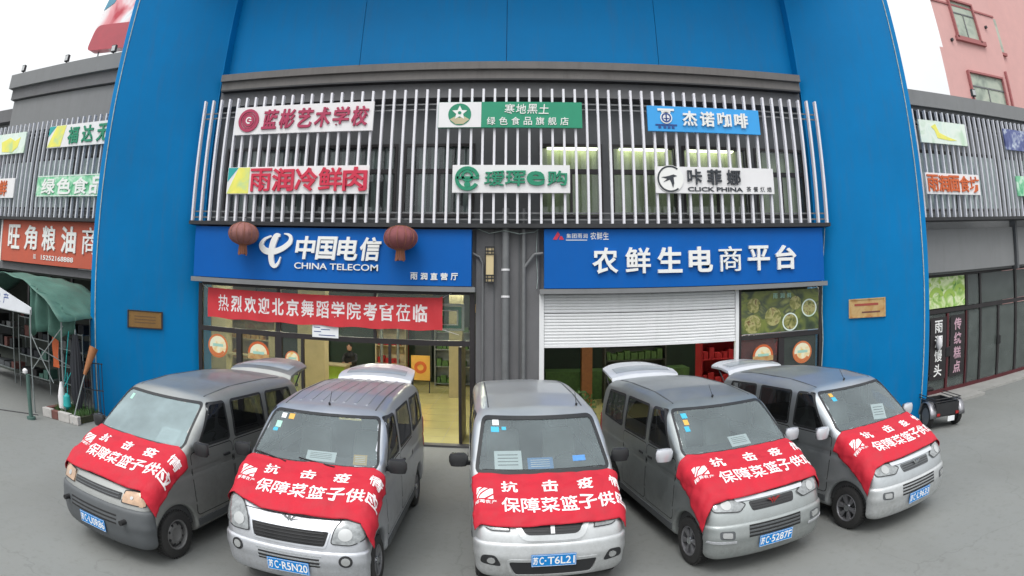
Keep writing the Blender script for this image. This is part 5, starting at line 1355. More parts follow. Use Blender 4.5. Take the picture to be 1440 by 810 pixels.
        for sg in (-1, 1): put('gas_strut', MB().cyl((sg*.58, 3.84, 1.45), (sg*.56, 4.25, 1.84), .011, 8), M['dark_metal'], root, local=True)
    # front face
    fr_ = sp['face']; fr_(sh, root, sp, F_)
    # number plate
    px_, pz = sp.get('plate_x', 0), sp.get('plate_z', .42)
    hp, hn = sh.cast(px_, pz, 'f'); yp = hp.y-sp.get('plate_off', .045)
    pl = put('number_plate', MB().box(px_-.22, px_+.22, yp-.004, yp+.004, pz-.07, pz+.07), M['plate_blue'], root, local=True, bevel=.003)
    lt = MB()
    for x0, x1, z0, z1 in ((-.215, .215, .062, .065), (-.215, .215, -.065, -.062), (-.215, -.212, -.062, .062), (.212, .215, -.062, .062)): lt.box(px_+x0, px_+x1, yp-.0055, yp-.0042, pz+z0, pz+z1)
    s_ = sp['plate']
    P, F, E_ = glyph_rect('苏', .026, px_-.203, px_-.152, pz-.045, pz+.045); add_glyph(lt, P, F, E_, yp-.0045, .001)
    P, F, E_ = glyph_rect('C', .014, px_-.142, px_-.100, pz-.045, pz+.045); add_glyph(lt, P, F, E_, yp-.0045, .001)
    lt.disc(px_-.083, pz, .009, yp-.0055, yp-.0045, 10)
    P, F, E_ = glyph_rect(s_, .014, px_-.062, px_+.203, pz-.045, pz+.045); add_glyph(lt, P, F, E_, yp-.0045, .001)
    put('plate_text', lt, M['white_letter'], pl, local=True)
    put('plate_bracket', MB().box(px_-.16, px_+.16, yp+.004, hp.y+.05, pz-.04, pz+.04), M['black_plastic'], root, local=True)
    # windscreen stickers and papers
    for (x, z, w2, h2, mt) in sp.get('stickers', []):
        put('sticker', sh.patch([(x-w2/2, z-h2/2), (x+w2/2, z-h2/2), (x+w2/2, z+h2/2), (x-w2/2, z+h2/2)], 'f', .0005, .001, .1), M[mt], root, local=True)
    # banner
    make_banner(sp, root, sh, F_)
    for k, (x, y, w2, h2, mt, lab, rot) in enumerate(sp.get('papers', [])):
        c, q = math.cos(sp['rz']), math.sin(sp['rz'])
        p = thing('dash_paper', lab, 'paper', (sp['x']+c*x-q*y, sp['y']+q*x+c*y, 1.20 if 'wind' in sp else 1.255), sp['rz']+rot)
        tl = .72
        m = MB(); m.hexa([(-w2/2, 0, .0), (w2/2, 0, .0), (w2/2, 0, -.003), (-w2/2, 0, -.003), (-w2/2, h2*.9, h2*tl), (w2/2, h2*.9, h2*tl), (w2/2, h2*.9, h2*tl-.003), (-w2/2, h2*.9, h2*tl-.003)])
        put('sheet', m, M[mt], p, local=True)
        m = MB()
        for i in range(4):
            v = .25+.17*i; m.add([(-w2*.38, h2*.9*v, h2*tl*v+.002), (w2*.36, h2*.9*v, h2*tl*v+.002), (w2*.36, h2*.9*(v+.05), h2*tl*(v+.05)+.002), (-w2*.38, h2*.9*(v+.05), h2*tl*(v+.05)+.002)], [(0, 1, 2, 3)])
        put('print', m, M['pipe'] if mt == 'paper' else M['white_letter'], p, local=True)
    return root
WP = {}

def make_banner(sp, root, sh, F_):
    c, q = math.cos(sp['rz']), math.sin(sp['rz'])
    bn = thing('van_banner', sp['blabel'], 'banner', (sp['x'], sp['y'], 0), sp['rz'], 'red slogan banners on the van bonnets')
    prof = sp['bprof']; S = [0]
    for a, b_ in zip(prof[:-1], prof[1:]): S.append(S[-1]+math.hypot(b_[0]-a[0], b_[1]-a[1]))
    rs_ = random.Random(sp['seed']); ph = [rs_.uniform(0, 6) for _ in range(8)]
    def mp(u, v, off):
        y = float(np.interp(v, S, [p[0] for p in prof])); z = float(np.interp(v, S, [p[1] for p in prof]))
        if v > S[-1]: z -= v-S[-1]
        au = abs(u); x = min(au, .70); dz = 0
        if au > .70: e = au-.70; x = .70+e*.48; dz = e*.86
        x = math.copysign(x, u); t = (x/.8)**2
        p = Vector((x, y+F_.bow*(t*.6+t*t*.6)*max(0, 1-y/1.7)-.05-dz*.05, z-dz+.02))
        h = sh.bvh.find_nearest(p); n = h[1]
        wr = .005*math.sin(9*u+5*v+ph[0])+.003*math.sin(23*u-11*v+ph[1])+.006*math.sin(6*v+14*u*v+ph[2])+.003*math.sin(31*v+7*u+ph[3])
        wr += .010*max(0, math.sin(4*u*1.7+ph[4]))*max(0, math.sin(7*v+3*u+ph[5]))
        lift = .012+.022*min(1, max(0, (v-.42)/.15)); return h[0]+n*(lift+abs(wr)*1.6+off)
    u0, u1, v1 = sp['bu0'], sp['bu1'], sp['bh']
    nu, nv = 84, 34; m = MB(); m.smooth = True
    def v1f(u):
        t = (u-u0)/(u1-u0); return sp['bedge'](t, u)
    for i in range(nu+1):
        u = u0+(u1-u0)*i/nu; vb = v1f(u); va = sp['btop'](u)+.006*math.sin(13*u+ph[6])
        for j in range(nv+1): m.v.append(tuple(mp(u, va+(vb-va)*j/nv, 0)))
    m.f = [(i*(nv+1)+j, i*(nv+1)+j+1, (i+1)*(nv+1)+j+1, (i+1)*(nv+1)+j) for i in range(nu) for j in range(nv)]
    cl_ = put('cloth', m, M['red_cloth'], bn, local=True)
    md = cl_.modifiers.new('thick', 'SOLIDIFY'); md.thickness = .003; md.offset = -1
    def pr(chars, xs, hw, va, vb, name='lettering'):
        t = MB()
        for ch, x in zip(chars, xs):
            if x-hw > u1 or x+hw < u0: continue
            P, F, E_ = glyph_rect(ch, .026, x-hw, x+hw, va, vb); k = len(t.v)
            bm = bmesh.new(); vv = [bm.verts.new((p[0], p[1], 0)) for p in P]
            for f in F:
                try: bm.faces.new([vv[i] for i in f])
                except ValueError: pass
            for ax in (0, 1):
                lo_, hi_ = (x-hw, x+hw) if ax == 0 else (va, vb); kk = 4
                for i in range(1, kk):
                    co = [0, 0, 0]; co[ax] = lo_+(hi_-lo_)*i/kk; no = [0, 0, 0]; no[ax] = 1
                    bmesh.ops.bisect_plane(bm, geom=bm.verts[:]+bm.edges[:]+bm.faces[:], plane_co=co, plane_no=no, dist=1e-5)
            for ax, val, sgn in ((0, u1-.004, 1), (0, u0+.004, -1)):
                bmesh.ops.bisect_plane(bm, geom=bm.verts[:]+bm.edges[:]+bm.faces[:], plane_co=(val, 0, 0), plane_no=(sgn, 0, 0), dist=1e-5, clear_outer=True)
            bm.verts.index_update()
            t.v += [tuple(mp(v.co.x, va+vb-v.co.y, .0035)) for v in bm.verts]
            t.f += [tuple(k+v.index for v in f.verts) for f in bm.faces]; bm.free()
        if t.v: put(name, t, M['banner_text'], bn, local=True)
    dx = sp['bdx']; r1, r2 = sp['brow1'], sp['brow2']
    pr('抗击疫情', [-.40+dx, .02+dx, .39+dx, .75+dx], .085, r1-.085, r1+.085)
    pr('保障菜篮子供应', [-.40+dx+.195*i for i in range(7)], .092, r2-.105, r2+.105)
    # logo: square mark with slashes and a caption
    lx, lz = -.66+dx, (r1+r2)/2-.02
    t = MB(); seg = [[(-.09, -.075), (-.02, -.075), (-.09, .02)], [(.0, -.075), (.04, -.075), (-.09, .07), (-.09, .04)], [(.06, -.075), (.09, -.075), (.09, .0), (.0, .075), (-.07, .075)], [(.03, .075), (.09, .02), (.09, .075)]]
    for s2 in seg:
        k = len(t.v); ok = [(lx+a, lz+b_) for a, b_ in s2]
        if min(p[0] for p in ok) < u0: continue
        ok = ccw(ok); c0 = np.mean(ok, 0); G_ = 5     # fan of small cells so that it follows the cloth
        for i in range(len(ok)):
            a, b_ = np.array(ok[i]), np.array(ok[(i+1) % len(ok)]); k = len(t.v)
            for p in range(G_+1):
                for q_ in range(p+1):
                    w_ = c0+(a-c0)*(p-q_)/G_+(b_-c0)*q_/G_; t.v.append(tuple(mp(w_[0], w_[1], .004)))
            ix = lambda p, q_: k+p*(p+1)//2+q_
            for p in range(G_):
                for q_ in range(p+1):
                    t.f.append((ix(p, q_), ix(p+1, q_+1), ix(p+1, q_)))
                    if q_ < p: t.f.append((ix(p, q_), ix(p, q_+1), ix(p+1, q_+1)))
    if t.v: put('logo', t, M['banner_text'], bn, local=True)
    pr('雨润农产', [lx-.09+.062*i for i in range(4)], .027, lz+.09, lz+.145, 'caption')
    return bn

def emblem(sh, root, x, z, r, mat, mat2=None):
    p, n = sh.cast(x, z, 'f'); y = p.y-.012
    m = MB()
    for sg in (-1, 1): m.plate(ccw([(x, z-r*.55), (x+sg*r*.28, z-r*.05), (x+sg*r, z+r*.55), (x+sg*r*.5, z+r*.5), (x+sg*.12*r, z+r*.05)]), y-.01, y)
    m.plate([(x, z-r*.1), (x+r*.22, z+r*.3), (x, z+r*.62), (x-r*.22, z+r*.3)], y-.01, y)
    put('emblem', m, mat, root, local=True)
def bars(sh, root, x0, x1, zs, h, mat, name='grille_bar', th=.012):
    for z in zs: put(name, sh.patch([(x0, z-h/2), (x1, z-h/2), (x1, z+h/2), (x0, z+h/2)], 'f', .002, th, .12), mat, root, local=True)
def bumper(sh, root, F_, mat, zt=.60, grow=.020, z0=.22, ymax=.26, dip=None):
    def f(X, Y, Z):
        b_ = F_.base(X, Y, Z)-grow-.010*np.exp(-((Z-.50)/.05)**2)
        for c in (Z-zt, Y-ymax, z0-Z):
            k = .035; h = np.clip(.5+.5*(b_-c)/k, 0, 1); b_ = c*(1-h)+b_*h+k*h*(1-h)
        return b_
    V, Q = snet(f, (-.96, -.2, .14), (.96, .45, .8), .021)
    m = MB(); m.v = V.tolist(); m.f = [tuple(q) for q in Q.tolist()]; m.smooth = True
    o = put('bumper', m, mat, root, local=True); return Shell(V, Q, lambda X, Y, Z: F_.base(X, Y, Z)-grow-.010*np.exp(-((Z-.50)/.05)**2)), o

# --- faces
def face1(sh, root, sp, F_):   # flat nosed old van
    bs, bo = bumper(sh, root, F_, M['grey_plastic'], .70, .03)
    bars(sh, root, -.40, .40, (.80,), .07, M['black_plastic'], 'grille')
    bars(sh, root, -.38, .38, (.815, .785), .010, M['grey_plastic'], 'grille_bar', .016)
    bars(bs, bo, -.42, .38, (.60, .555, .51), .018, M['black'], 'air_slot', .002)
    front_lamp(sh, root, rpoly([(.42, .74), (.72, .74), (.72, .90), (.44, .87)], .02), M['lens_amber'], bulb=(.55, .81))
    for sg in (-1, 1): put('tow_eye', MB().cyl((sg*.50, -.06, .56), (sg*.50, .02, .56), .03, 12), M['black'], root, local=True)
def face2(sh, root, sp, F_):
    bs, bo = bumper(sh, root, F_, sp['paint'], .62, .022)
    put('grille', sh.patch(rpoly([(-.41, .80), (-.36, .66), (.36, .66), (.41, .80)], .03), 'f', .001, .004, .06), M['black'], root, local=True)
    bars(sh, root, -.36, .36, (.69, .72, .75, .78), .008, M['black_plastic'], th=.012)
    put('grille_frame', sh.ring(rpoly([(-.43, .82), (-.38, .645), (.38, .645), (.43, .82)], .03), .018, 'f', .004, .008), sp['paint'], root, local=True)
    front_lamp(sh, root, rpoly([(.42, .69), (.62, .68), (.745, .74), (.73, 1.0), (.54, .94), (.45, .83)], .04), M['lens'], bulb=(.56, .78), rb=.055)
    bars(bs, bo, -.34, .34, (.565,), .012, M['chrome'], 'bumper_bar', .006); bars(bs, bo, -.32, .32, (.53, .49, .455), .018, M['black'], 'air_slot', .002)
    bars(bs, bo, -.33, .33, (.512, .472), .010, M['chrome'], 'bumper_bar', .006)
    for sg in (-1, 1):
        fl = put('fog_light', bs.patch(ell(sg*.57, .53, .065, .062), 'f', .001, .006, .04), M['black_plastic'], root, local=True)
        put('lens', bs.patch(ell(sg*.57, .53, .042, .040), 'f', .007, .004, .03), M['lamp_glass'], fl, local=True)
    emblem(sh, root, 0, .875, .085, M['chrome'])
def face3(sh, root, sp, F_):
    bs, bo = bumper(sh, root, F_, sp['paint'], .66, .022)
    put('grille', sh.patch(rpoly([(-.33, .86), (-.26, .73), (.26, .73), (.33, .86)], .05), 'f', .001, .004, .06), M['black_plastic'], root, local=True)
    bars(sh, root, -.27, .27, (.76, .785, .81, .835), .007, M['dark_metal'], th=.009)
    put('grille_frame', sh.ring(rpoly([(-.40, .88), (-.30, .675), (.30, .675), (.40, .88)], .08), .05, 'f', .004, .016), sp['paint'], root, local=True)
    put('grille_split', sh.patch([(-.02, .74), (.02, .74), (.02, .86), (-.02, .86)], 'f', .004, .012, .06), sp['paint'], root, local=True)
    front_lamp(sh, root, rpoly([(.40, .76), (.60, .76), (.72, .82), (.72, .93), (.46, .88)], .03), M['lens'], bulb=(.56, .84), rb=.04)
    put('lower_intake', bs.patch(rpoly([(-.40, .36), (-.36, .29), (.36, .29), (.40, .36), (.44, .47), (-.44, .47)][::1], .05), 'f', .001, .003, .07), M['black_plastic'], bo, local=True)
    put('intake_frame', bs.ring(rpoly([(-.47, .49), (-.41, .27), (.41, .27), (.47, .49)], .07), .028, 'f', .002, .012), sp['paint'], bo, local=True)
    for sg in (-1, 1):
        fl = put('fog_light', bs.patch(rpoly([(sg*.50, .395), (sg*.71, .415), (sg*.69, .52), (sg*.56, .525)], .04), 'f', .001, .003, .04), M['black_plastic'], root, local=True)
        put('lens', bs.patch(ell(sg*.60, .46, .04, .035), 'f', .004, .010, .03), M['lamp_glass'], fl, local=True)
def face45(sh, root, sp, F_):
    bs, bo = bumper(sh, root, F_, sp['bumpm'], .66, .024)
    put('grille', sh.patch(rpoly([(-.30, .86), (-.27, .765), (.27, .765), (.30, .86)], .03), 'f', .001, .004, .06), M['black_plastic'] if sp['dark'] else M['grey_plastic'], root, local=True)
    put('grille_trim', sh.patch(rpoly([(-.46, .905), (-.44, .868), (.44, .868), (.46, .905)], .015), 'f', .001, .016, .07), sp['trimm'], root, local=True)
    bars(sh, root, -.26, .26, (.785, .81, .835), .007, M['dark_metal'], th=.009)
    front_lamp(sh, root, rpoly([(.33, .84), (.42, .77), (.70, .79), (.74, .93), (.50, .92)], .03), M['lens'], bulb=(.56, .85), rb=.045)
    bars(bs, bo, -.34, .34, (.625, .585, .545, .505), .020, M['black'], 'air_slot', .002); bars(bs, bo, -.34, .34, (.605, .565, .525), .012, M['chrome'] if not sp['dark'] else M['grey_plastic'], 'bumper_bar', .007)
    for sg in (-1, 1):
        fl = put('fog_light', bs.patch(rpoly([(sg*.50, .49), (sg*.66, .51), (sg*.66, .60), (sg*.50, .59)], .03), 'f', .001, .003, .04), M['grey_plastic'], root, local=True)
        put('lens', bs.patch(rpoly([(sg*.53, .51), (sg*.635, .525), (sg*.635, .585), (sg*.53, .575)], .02), 'f', .004, .010, .03), M['lamp_glass'], fl, local=True)
        if sp['dark']: put('bumper_strip', bs.patch([(sg*.48, .445), (sg*.76, .46), (sg*.76, .485), (sg*.48, .47)], 'f', .001, .010, .05), sp['trimm'], bo, local=True)
    emblem(sh, root, 0, .825, .085, mk('red chrome emblem', (.45, .06, .06), .25, .5) if sp['dark'] else M['chrome'])

SEMI = [(0.04, .24), (0.0, .36), (0.0, .56), (.04, .70), (.10, .815), (.22, .94), (.40, 1.06), (.62, 1.17), (.86, 1.255), (1.44, 1.71), (1.62, 1.795), (2.2, 1.86), (3.1, 1.87), (3.70, 1.83), (3.86, 1.70), (3.93, 1.2), (3.97, .6), (3.92, .30), (3.6, .22), (.3, .20)]
FLAT = [(0.04, .24), (0.0, .36), (0.0, .60), (.03, .74), (.08, .84), (.16, .92), (.34, 1.02), (.60, 1.125), (.90, 1.215), (1.40, 1.68), (1.56, 1.775), (2.1, 1.83), (3.0, 1.83), (3.40, 1.80), (3.55, 1.70), (3.62, 1.2), (3.65, .6), (3.6, .30), (3.4, .22), (.3, .20)]
SEMI3 = [(0.04, .24), (0.0, .36), (0.0, .56), (.04, .70), (.09, .79), (.18, .88), (.32, .98), (.50, 1.08), (.72, 1.18), (1.34, 1.71), (1.54, 1.795), (2.2, 1.86), (3.1, 1.87), (3.70, 1.83), (3.86, 1.70), (3.93, 1.2), (3.97, .6), (3.92, .30), (3.6, .22), (.3, .20)]
BPR3 = [(.74, 1.20), (.50, 1.08), (.32, .98), (.18, .88), (.09, .79), (.04, .70), (.0, .56)]
WINDQ3 = [(-.715, 1.203), (.715, 1.203), (.622, 1.697), (-.622, 1.697)]
WIND3 = rpoly([(-.725, 1.195), (.725, 1.195), (.63, 1.705), (-.63, 1.705)], .06)
BPR = [(.89, 1.275), (.62, 1.17), (.40, 1.06), (.22, .94), (.10, .815), (.04, .70), (.0, .56)]
silverA = paint('dull grey silver paint', (.38, .39, .38), .42, .75, .45)
silverB = paint('silver paint', (.60, .62, .66), .32, .8, .25)
silverC = paint('bright silver paint', (.62, .64, .65), .34, .7, .15)
silverD = paint('dark grey silver paint', (.38, .41, .41), .36, .8, .38)
silverE = paint('steel silver paint', (.50, .53, .55), .34, .8, .28)
white_p = paint('white silver trim paint', (.60, .62, .66), .30, .3, .08)
M['gate_glass'] = mk('grey reflecting rear glass', (.30, .33, .36), .12)
M['tl'] = mk('red tail lens', (.35, .02, .02), .2)
VP = [(-4.496, 4.494, -.111), (-2.169, 4.750, .014), (.339, 5.248, .089), (2.716, 5.333, .172), (4.899, 5.474, .218)]
specs = [
 dict(label='old dull grey van with black bumper and amber headlights, nearest the left blue pillar', plate='U0R86', paint=silverA, mirror=M['black_plastic'], wheel='steel', face=face1, prof=SEMI, antenna=False,
      stickers=[(-.50, 1.63, .05, .06, 'sticker_green')], papers=[(.38, 1.00, .30, .20, 'paper', 'pale card on the dashboard of the old dull grey van', .05)], gatem=silverA, lipm=white_p, gate_tilt=5,
      blabel='red slogan banner over the bonnet of the old grey van with amber headlights', bu0=-1.08, bu1=.97, bh=.6, bdx=.04, brow1=.20, brow2=.47, btop=lambda u: -.02+.02*u, bedge=lambda t, u: .80+.02*math.sin(9*t)+(.08 if t > .85 else 0), plate_x=-.02),
 dict(label='silver van with clear round cornered headlights, ribbed roof and wipers, second from the left', plate='R5N20', paint=silverB, mirror=M['black_plastic'], wheel='alloy', face=face2, prof=SEMI, ribs=True,
      stickers=[(-.50, 1.655, .06, .045, 'paper'), (-.40, 1.655, .07, .05, 'yellow_card'), (-.53, 1.57, .07, .06, 'sticker_green'), (-.55, 1.52, .06, .03, 'sticker_cyan')],
      papers=[(.05, 1.03, .34, .12, 'paper', 'white paper lying on the dashboard of the ribbed roof van', .02), (.50, 1.04, .15, .12, 'yellow_card', 'yellow card at the corner of the ribbed roof van windscreen', .1)], gatem=white_p, lipm=white_p, gate_tilt=5,
      blabel='red slogan banner over the bonnet of the silver van with ribbed roof', bu0=-.92, bu1=1.0, bh=.6, bdx=.02, brow1=.20, brow2=.47, btop=lambda u: -.02, bedge=lambda t, u: .78-.16*max(0, 1-t*3.2)+(.10 if t > .78 else 0)*min(1, (t-.78)*8)),
 dict(label='bright silver van in the middle of the row with a wide dark lower intake', plate='T6L21', paint=silverC, mirror=M['black_plastic'], wheel='alloy', face=face3, prof=SEMI3, gate=False, thickseal=True, antx=.5, 
      stickers=[(-.49, 1.655, .07, .05, 'paper'), (-.50, 1.59, .09, .05, 'sticker_cyan'), (-.40, 1.60, .05, .03, 'sticker_cyan'), (.40, 1.31, .14, .05, 'card_blue')],
      papers=[(-.37, .84, .30, .24, 'paper', 'large white sheet standing on the dashboard of the middle van', 0), (-.02, .84, .28, .15, 'card_blue', 'blue lettered card on the dashboard of the middle van', .0)],
      blabel='wide red slogan banner over the bonnet of the middle van', bu0=-.80, bu1=.86, bh=.7, bdx=.01, brow1=.20, brow2=.47, btop=lambda u: -.02, bedge=lambda t, u: .74+.012*math.sin(8*t), plate_z=.48, wind=WIND3, windq=WINDQ3),
 dict(label='dark grey silver van with white mirrors and red emblem, right of the middle van', plate='5287F', paint=silverD, mirror=white_p, wheel='alloy', face=face45, prof=SEMI, bumpm=silverD, trimm=white_p, dark=True, 
      stickers=[(-.52, 1.64, .07, .05, 'sticker_cyan'), (-.53, 1.575, .06, .05, 'yellow_card'), (-.55, 1.51, .06, .05, 'sticker_cyan')],
      papers=[(.12, 1.03, .28, .14, 'paper', 'white paper on the dashboard of the dark grey van with white mirrors', .05)], gatem=white_p, lipm=white_p, gate_tilt=5,
      blabel='red slogan banner over the bonnet of the dark grey van with red emblem', bu0=-1.02, bu1=.92, bh=.6, bdx=-.02, brow1=.20, brow2=.47, btop=lambda u: -.02, bedge=lambda t, u: .78+.02*math.sin(7*t)+.16*max(0, 1-t*4)),
 dict(label='steel silver van with white mirrors at the right end of the row', plate='L9633', paint=silverE, mirror=white_p, wheel='alloy', face=face45, prof=SEMI, bumpm=silverC, trimm=white_p, dark=False,
      stickers=[(-.47, 1.66, .06, .04, 'yellow_card'), (-.46, 1.61, .07, .045, 'sticker_cyan')],
      papers=[(.22, 1.02, .20, .24, 'paper', 'folded white paper on the dashboard of the right end van', -.5)], gatem=white_p, lipm=white_p, gate_tilt=0,
      blabel='red slogan banner over the bonnet of the right end van', bu0=-1.02, bu1=.88, bh=.6, bdx=-.04, brow1=.20, brow2=.47, btop=lambda u: -.02, bedge=lambda t, u: .76+.015*math.sin(7*t)+.18*max(0, 1-t*4)),
]
for i, sp in enumerate(specs):
    sp['x'], sp['y'], sp['rz'] = VP[i]; sp['bprof'] = BPR3 if 'wind' in sp else BPR; sp['seed'] = i+3
    make_van(sp)
#SMALL
# ------------------------------------------------------------------ left stall, kerb and clutter
def tent():
    r = thing('market_tent', 'weathered green tarpaulin tent with a white gable, at the left edge', 'tent', (-11.4, 9.6, 0))
    # arched roof sheet along y
    m = MB(); nx, ny = 30, 10
    for j in range(ny+1):
        y = 8.7+2.2*j/ny
        for i in range(nx+1):
            t = i/nx; x = -14.6+5.3*t
            z = 2.05+.92*(1-abs(2*t*.96-.96)**2.6) + .025*math.sin(7*x+3*y)+.02*math.sin(4*y)
            m.v.append((x, y, z))
    m.f = [(j*(nx+1)+i, j*(nx+1)+i+1, (j+1)*(nx+1)+i+1, (j+1)*(nx+1)+i) for j in range(ny) for i in range(nx)]; m.smooth = True
    o = put('canopy', m, M['canopy'], r); md = o.modifiers.new('t', 'SOLIDIFY'); md.thickness = .01
    # gathered hanging skirt on the right front
    m = MB(); n = 40
    for i in range(n+1):
        t = i/n; x = -10.45+1.15*t; yb = 8.72+.10*math.sin(22*t)+.5*t
        zt = 2.05+.92*(1-abs(2*(x+14.6)/5.3*.96-.96)**2.6)
        zb = 1.62+.22*abs(math.sin(PI*t*1.5))+.03*math.sin(17*t)
        for k in range(7): m.v.append((x, yb+.02*math.sin(k+9*t), zt+(zb-zt)*k/6))
    m.f = [(i*7+k+1, (i+1)*7+k+1, (i+1)*7+k, i*7+k) for i in range(n) for k in range(6)]; m.smooth = True
    o = put('hanging_skirt', m, M['canopy'], r); md = o.modifiers.new('t', 'SOLIDIFY'); md.thickness = .008
    m = MB(); y = 8.66
    m.hexa([(-14.2, y, 2.20), (-10.32, y, 2.14), (-10.32, y+.02, 2.14), (-14.2, y+.02, 2.2), (-14.2, y, 3.2), (-10.32, y, 2.30), (-10.32, y+.02, 2.30), (-14.2, y+.02, 3.2)])
    put('white_gable', m, M['canopy_white'], r)
    text(r, '农产', -11.95, -11.2, 2.28, 2.52, y-.001, M['navy'], .002, .006)
    for x, yy, h in ((-10.34, 8.66, 2.25), (-9.45, 8.9, 2.1), (-10.3, 10.8, 2.6), (-13.2, 8.7, 2.6)):
        put('pole', MB().cyl((x, yy, 0), (x, yy, h), .02, 8), M['steel_pole'], r)
    for a, b_ in (((-10.34, 8.66, .95), (-9.5, 9.0, 2.0)), ((-10.34, 8.66, 1.75), (-9.75, 8.85, .75)), ((-10.2, 8.8, 1.45), (-9.5, 9.5, 1.0)), ((-13.4, 8.7, 2.15), (-10.34, 8.66, 2.15))):
        put('brace', MB().cyl(a, b_, .013, 8), M['steel_pole'], r)
tent()
def rack(x0, x1, y0, y1, h, lab):
    r = thing('goods_rack', lab, 'rack', ((x0+x1)/2, (y0+y1)/2, 0))
    for x in (x0, x1):
        for y in (y0, y1): put('upright', MB().bar((x, y, 0), (x, y, h), .03, .03), M['steel_pole'], r)
    for k in range(4):
        z = .35+k*(h-.4)/3; put('shelf_board', MB().box(x0, x1, y0, y1, z, z+.025), M['steel_pole'], r)
        x = x0+.05
        while x < x1-.2:
            wd = random.uniform(.12, .28); hh = random.uniform(.1, .3)
            mt = random.choice([M['kerb_brown'], M['black'], M['canopy'], M['pipe'], M['dark_cloth'], M['black'], M['grey_plastic']])
            put('package', MB().box(x, x+wd, y0+.04, y1-.05, z+.026, z+.026+hh), mt, r); x += wd+random.uniform(.02, .15)
rack(-13.0, -11.6, 10.4, 10.9, 1.9, 'metal rack of dim goods under the green tent, on the left')
rack(-15.2, -13.4, 10.5, 11.0, 2.1, 'metal rack of dim goods at the very left edge under the tent')
rack(-11.4, -10.4, 10.6, 11.1, 1.7, 'metal rack of dim goods under the green tent, nearer the arch')
pb = thing('hanging_banner', 'narrow orange red hanging strip beside the green tent skirt', 'banner', (-10.0, 9.25, 1.0))
m_ = MB()
for k in range(9):
    z = 1.02+.11*k; wd = .11; m_.v += [(-10.06-wd, 9.25+.015*math.sin(k), z), (-10.06+wd, 9.25+.02*math.cos(k*1.3), z)]
m_.f = [(2*k, 2*k+1, 2*k+3, 2*k+2) for k in range(8)]; m_.smooth = True; put('cloth', m_, M['orange'], pb)
put('rod', MB().cyl((-10.2, 9.25, 1.91), (-9.9, 9.25, 1.91), .012, 6), M['steel_pole'], pb)
# planter kerb
kb = thing('planter_kerb', 'low planter edged with white and red brown painted kerb stones', 'kerb', (-9.6, 9.0, 0))
A_ = Vector((-10.0, 8.62)); Bv = Vector((-9.02, 8.72)); d_ = (Bv-A_); L0 = d_.length; d_.normalize(); nrm = Vector((-d_.y, d_.x))
def kst(a, b_, mt, h=.20):
    p, q = A_+d_*a, A_+d_*b_; m = MB()
    m.hexa([(p.x, p.y, 0), (q.x, q.y, 0), (q.x+nrm.x*.13, q.y+nrm.y*.13, 0), (p.x+nrm.x*.13, p.y+nrm.y*.13, 0), (p.x, p.y, h), (q.x, q.y, h), (q.x+nrm.x*.13, q.y+nrm.y*.13, h), (p.x+nrm.x*.13, p.y+nrm.y*.13, h)])
    put('kerb_stone', m, mt, kb, bevel=.012)
kst(0, .29, M['kerb_white']); kst(.30, .50, M['kerb_brown'], .19); kst(.51, .86, M['kerb_white']); kst(.87, 1.12, M['kerb_white'], .18)
for k, (y0, y1) in enumerate(((8.76, 9.2), (9.21, 9.65))): put('kerb_stone', MB().box(-10.02, -9.89, y0, y1, 0, .20), M['kerb_white'] if k else M['kerb_brown'], kb, bevel=.012)
put('soil_bed', MB().box(-9.88, -8.95, 8.86, 9.7, 0, .14), M['soil'], kb)
gm = MB()
for i in range(500):
    x, y = random.uniform(-9.85, -9.0), random.uniform(8.88, 9.65); h = random.uniform(.06, .2); a = random.uniform(0, PI)
    dx_, dy_ = .012*math.cos(a), .012*math.sin(a); gm.add([(x-dx_, y-dy_, .13), (x+dx_, y+dy_, .13), (x+random.uniform(-.05, .05), y+random.uniform(-.05, .05), .13+h)], [(0, 1, 2)])
put('grass', gm, M['leaf'], None, 'sparse weeds growing in the painted planter', None, None, 'stuff')
gp_ = thing('street_post', 'short green post with a white knob standing left of the planter', 'post', (-9.95, 8.2, 0))
put('post', MB().cyl((-9.93, 8.17, 0), (-9.93, 8.17, .95), .05, 14), M['green_pole'], gp_); put('foot', MB().cyl((-9.93, 8.17, 0), (-9.93, 8.17, .05), .11, 14), M['green_pole'], gp_)
put('knob', MB().lathe([(.02, -.06), (.06, -.03), (.065, .03), (.02, .065)], (-10.0, 8.15, 1.0)), M['white'], gp_)
sb = thing('parasol', 'closed dark parasol standing upright in the planter', 'parasol', (-9.30, 9.2, 0))
m_ = MB(); k = 12; m_.smooth = True
for z, rr in ((.25, .07), (.5, .12), (1.0, .13), (1.5, .10), (1.85, .05)):
    for i in range(24): q = rr*(1+.22*(i % 2)); m_.v.append((-9.28+q*math.cos(2*PI*i/24), 9.2+q*math.sin(2*PI*i/24), z))
m_.f = [(j*24+i, j*24+(i+1) % 24, (j+1)*24+(i+1) % 24, (j+1)*24+i) for j in range(4) for i in range(24)]
put('folded_cloth', m_, M['dark_cloth'], sb); put('pole', MB().cyl((-9.28, 9.2, .1), (-9.28, 9.2, 1.95), .02, 8), M['steel_pole'], sb)
br = thing('broom', 'long handled broom with orange brown head leaning by the arch, bristles up', 'broom', (-9.05, 8.75, 0))
put('handle', MB().cyl((-9.05, 8.72, .02), (-8.90, 9.10, 1.05), .016, 8), M['steel_pole'], br)
m_ = MB(); m_.cyl((-8.90, 9.10, 1.05), (-8.80, 9.35, 1.62), .04, 12, .11); put('head', m_, M['wood'], br)
gr = thing('metal_grille', 'dark metal grille fence standing between the broom and the arch', 'grille', (-8.85, 9.1, 0))
for i in range(7): put('bar', MB().cyl((-9.12+.075*i, 9.28+.03*i, .0), (-9.12+.075*i, 9.28+.03*i, 1.3), .009, 6), M['dark_metal'], gr)
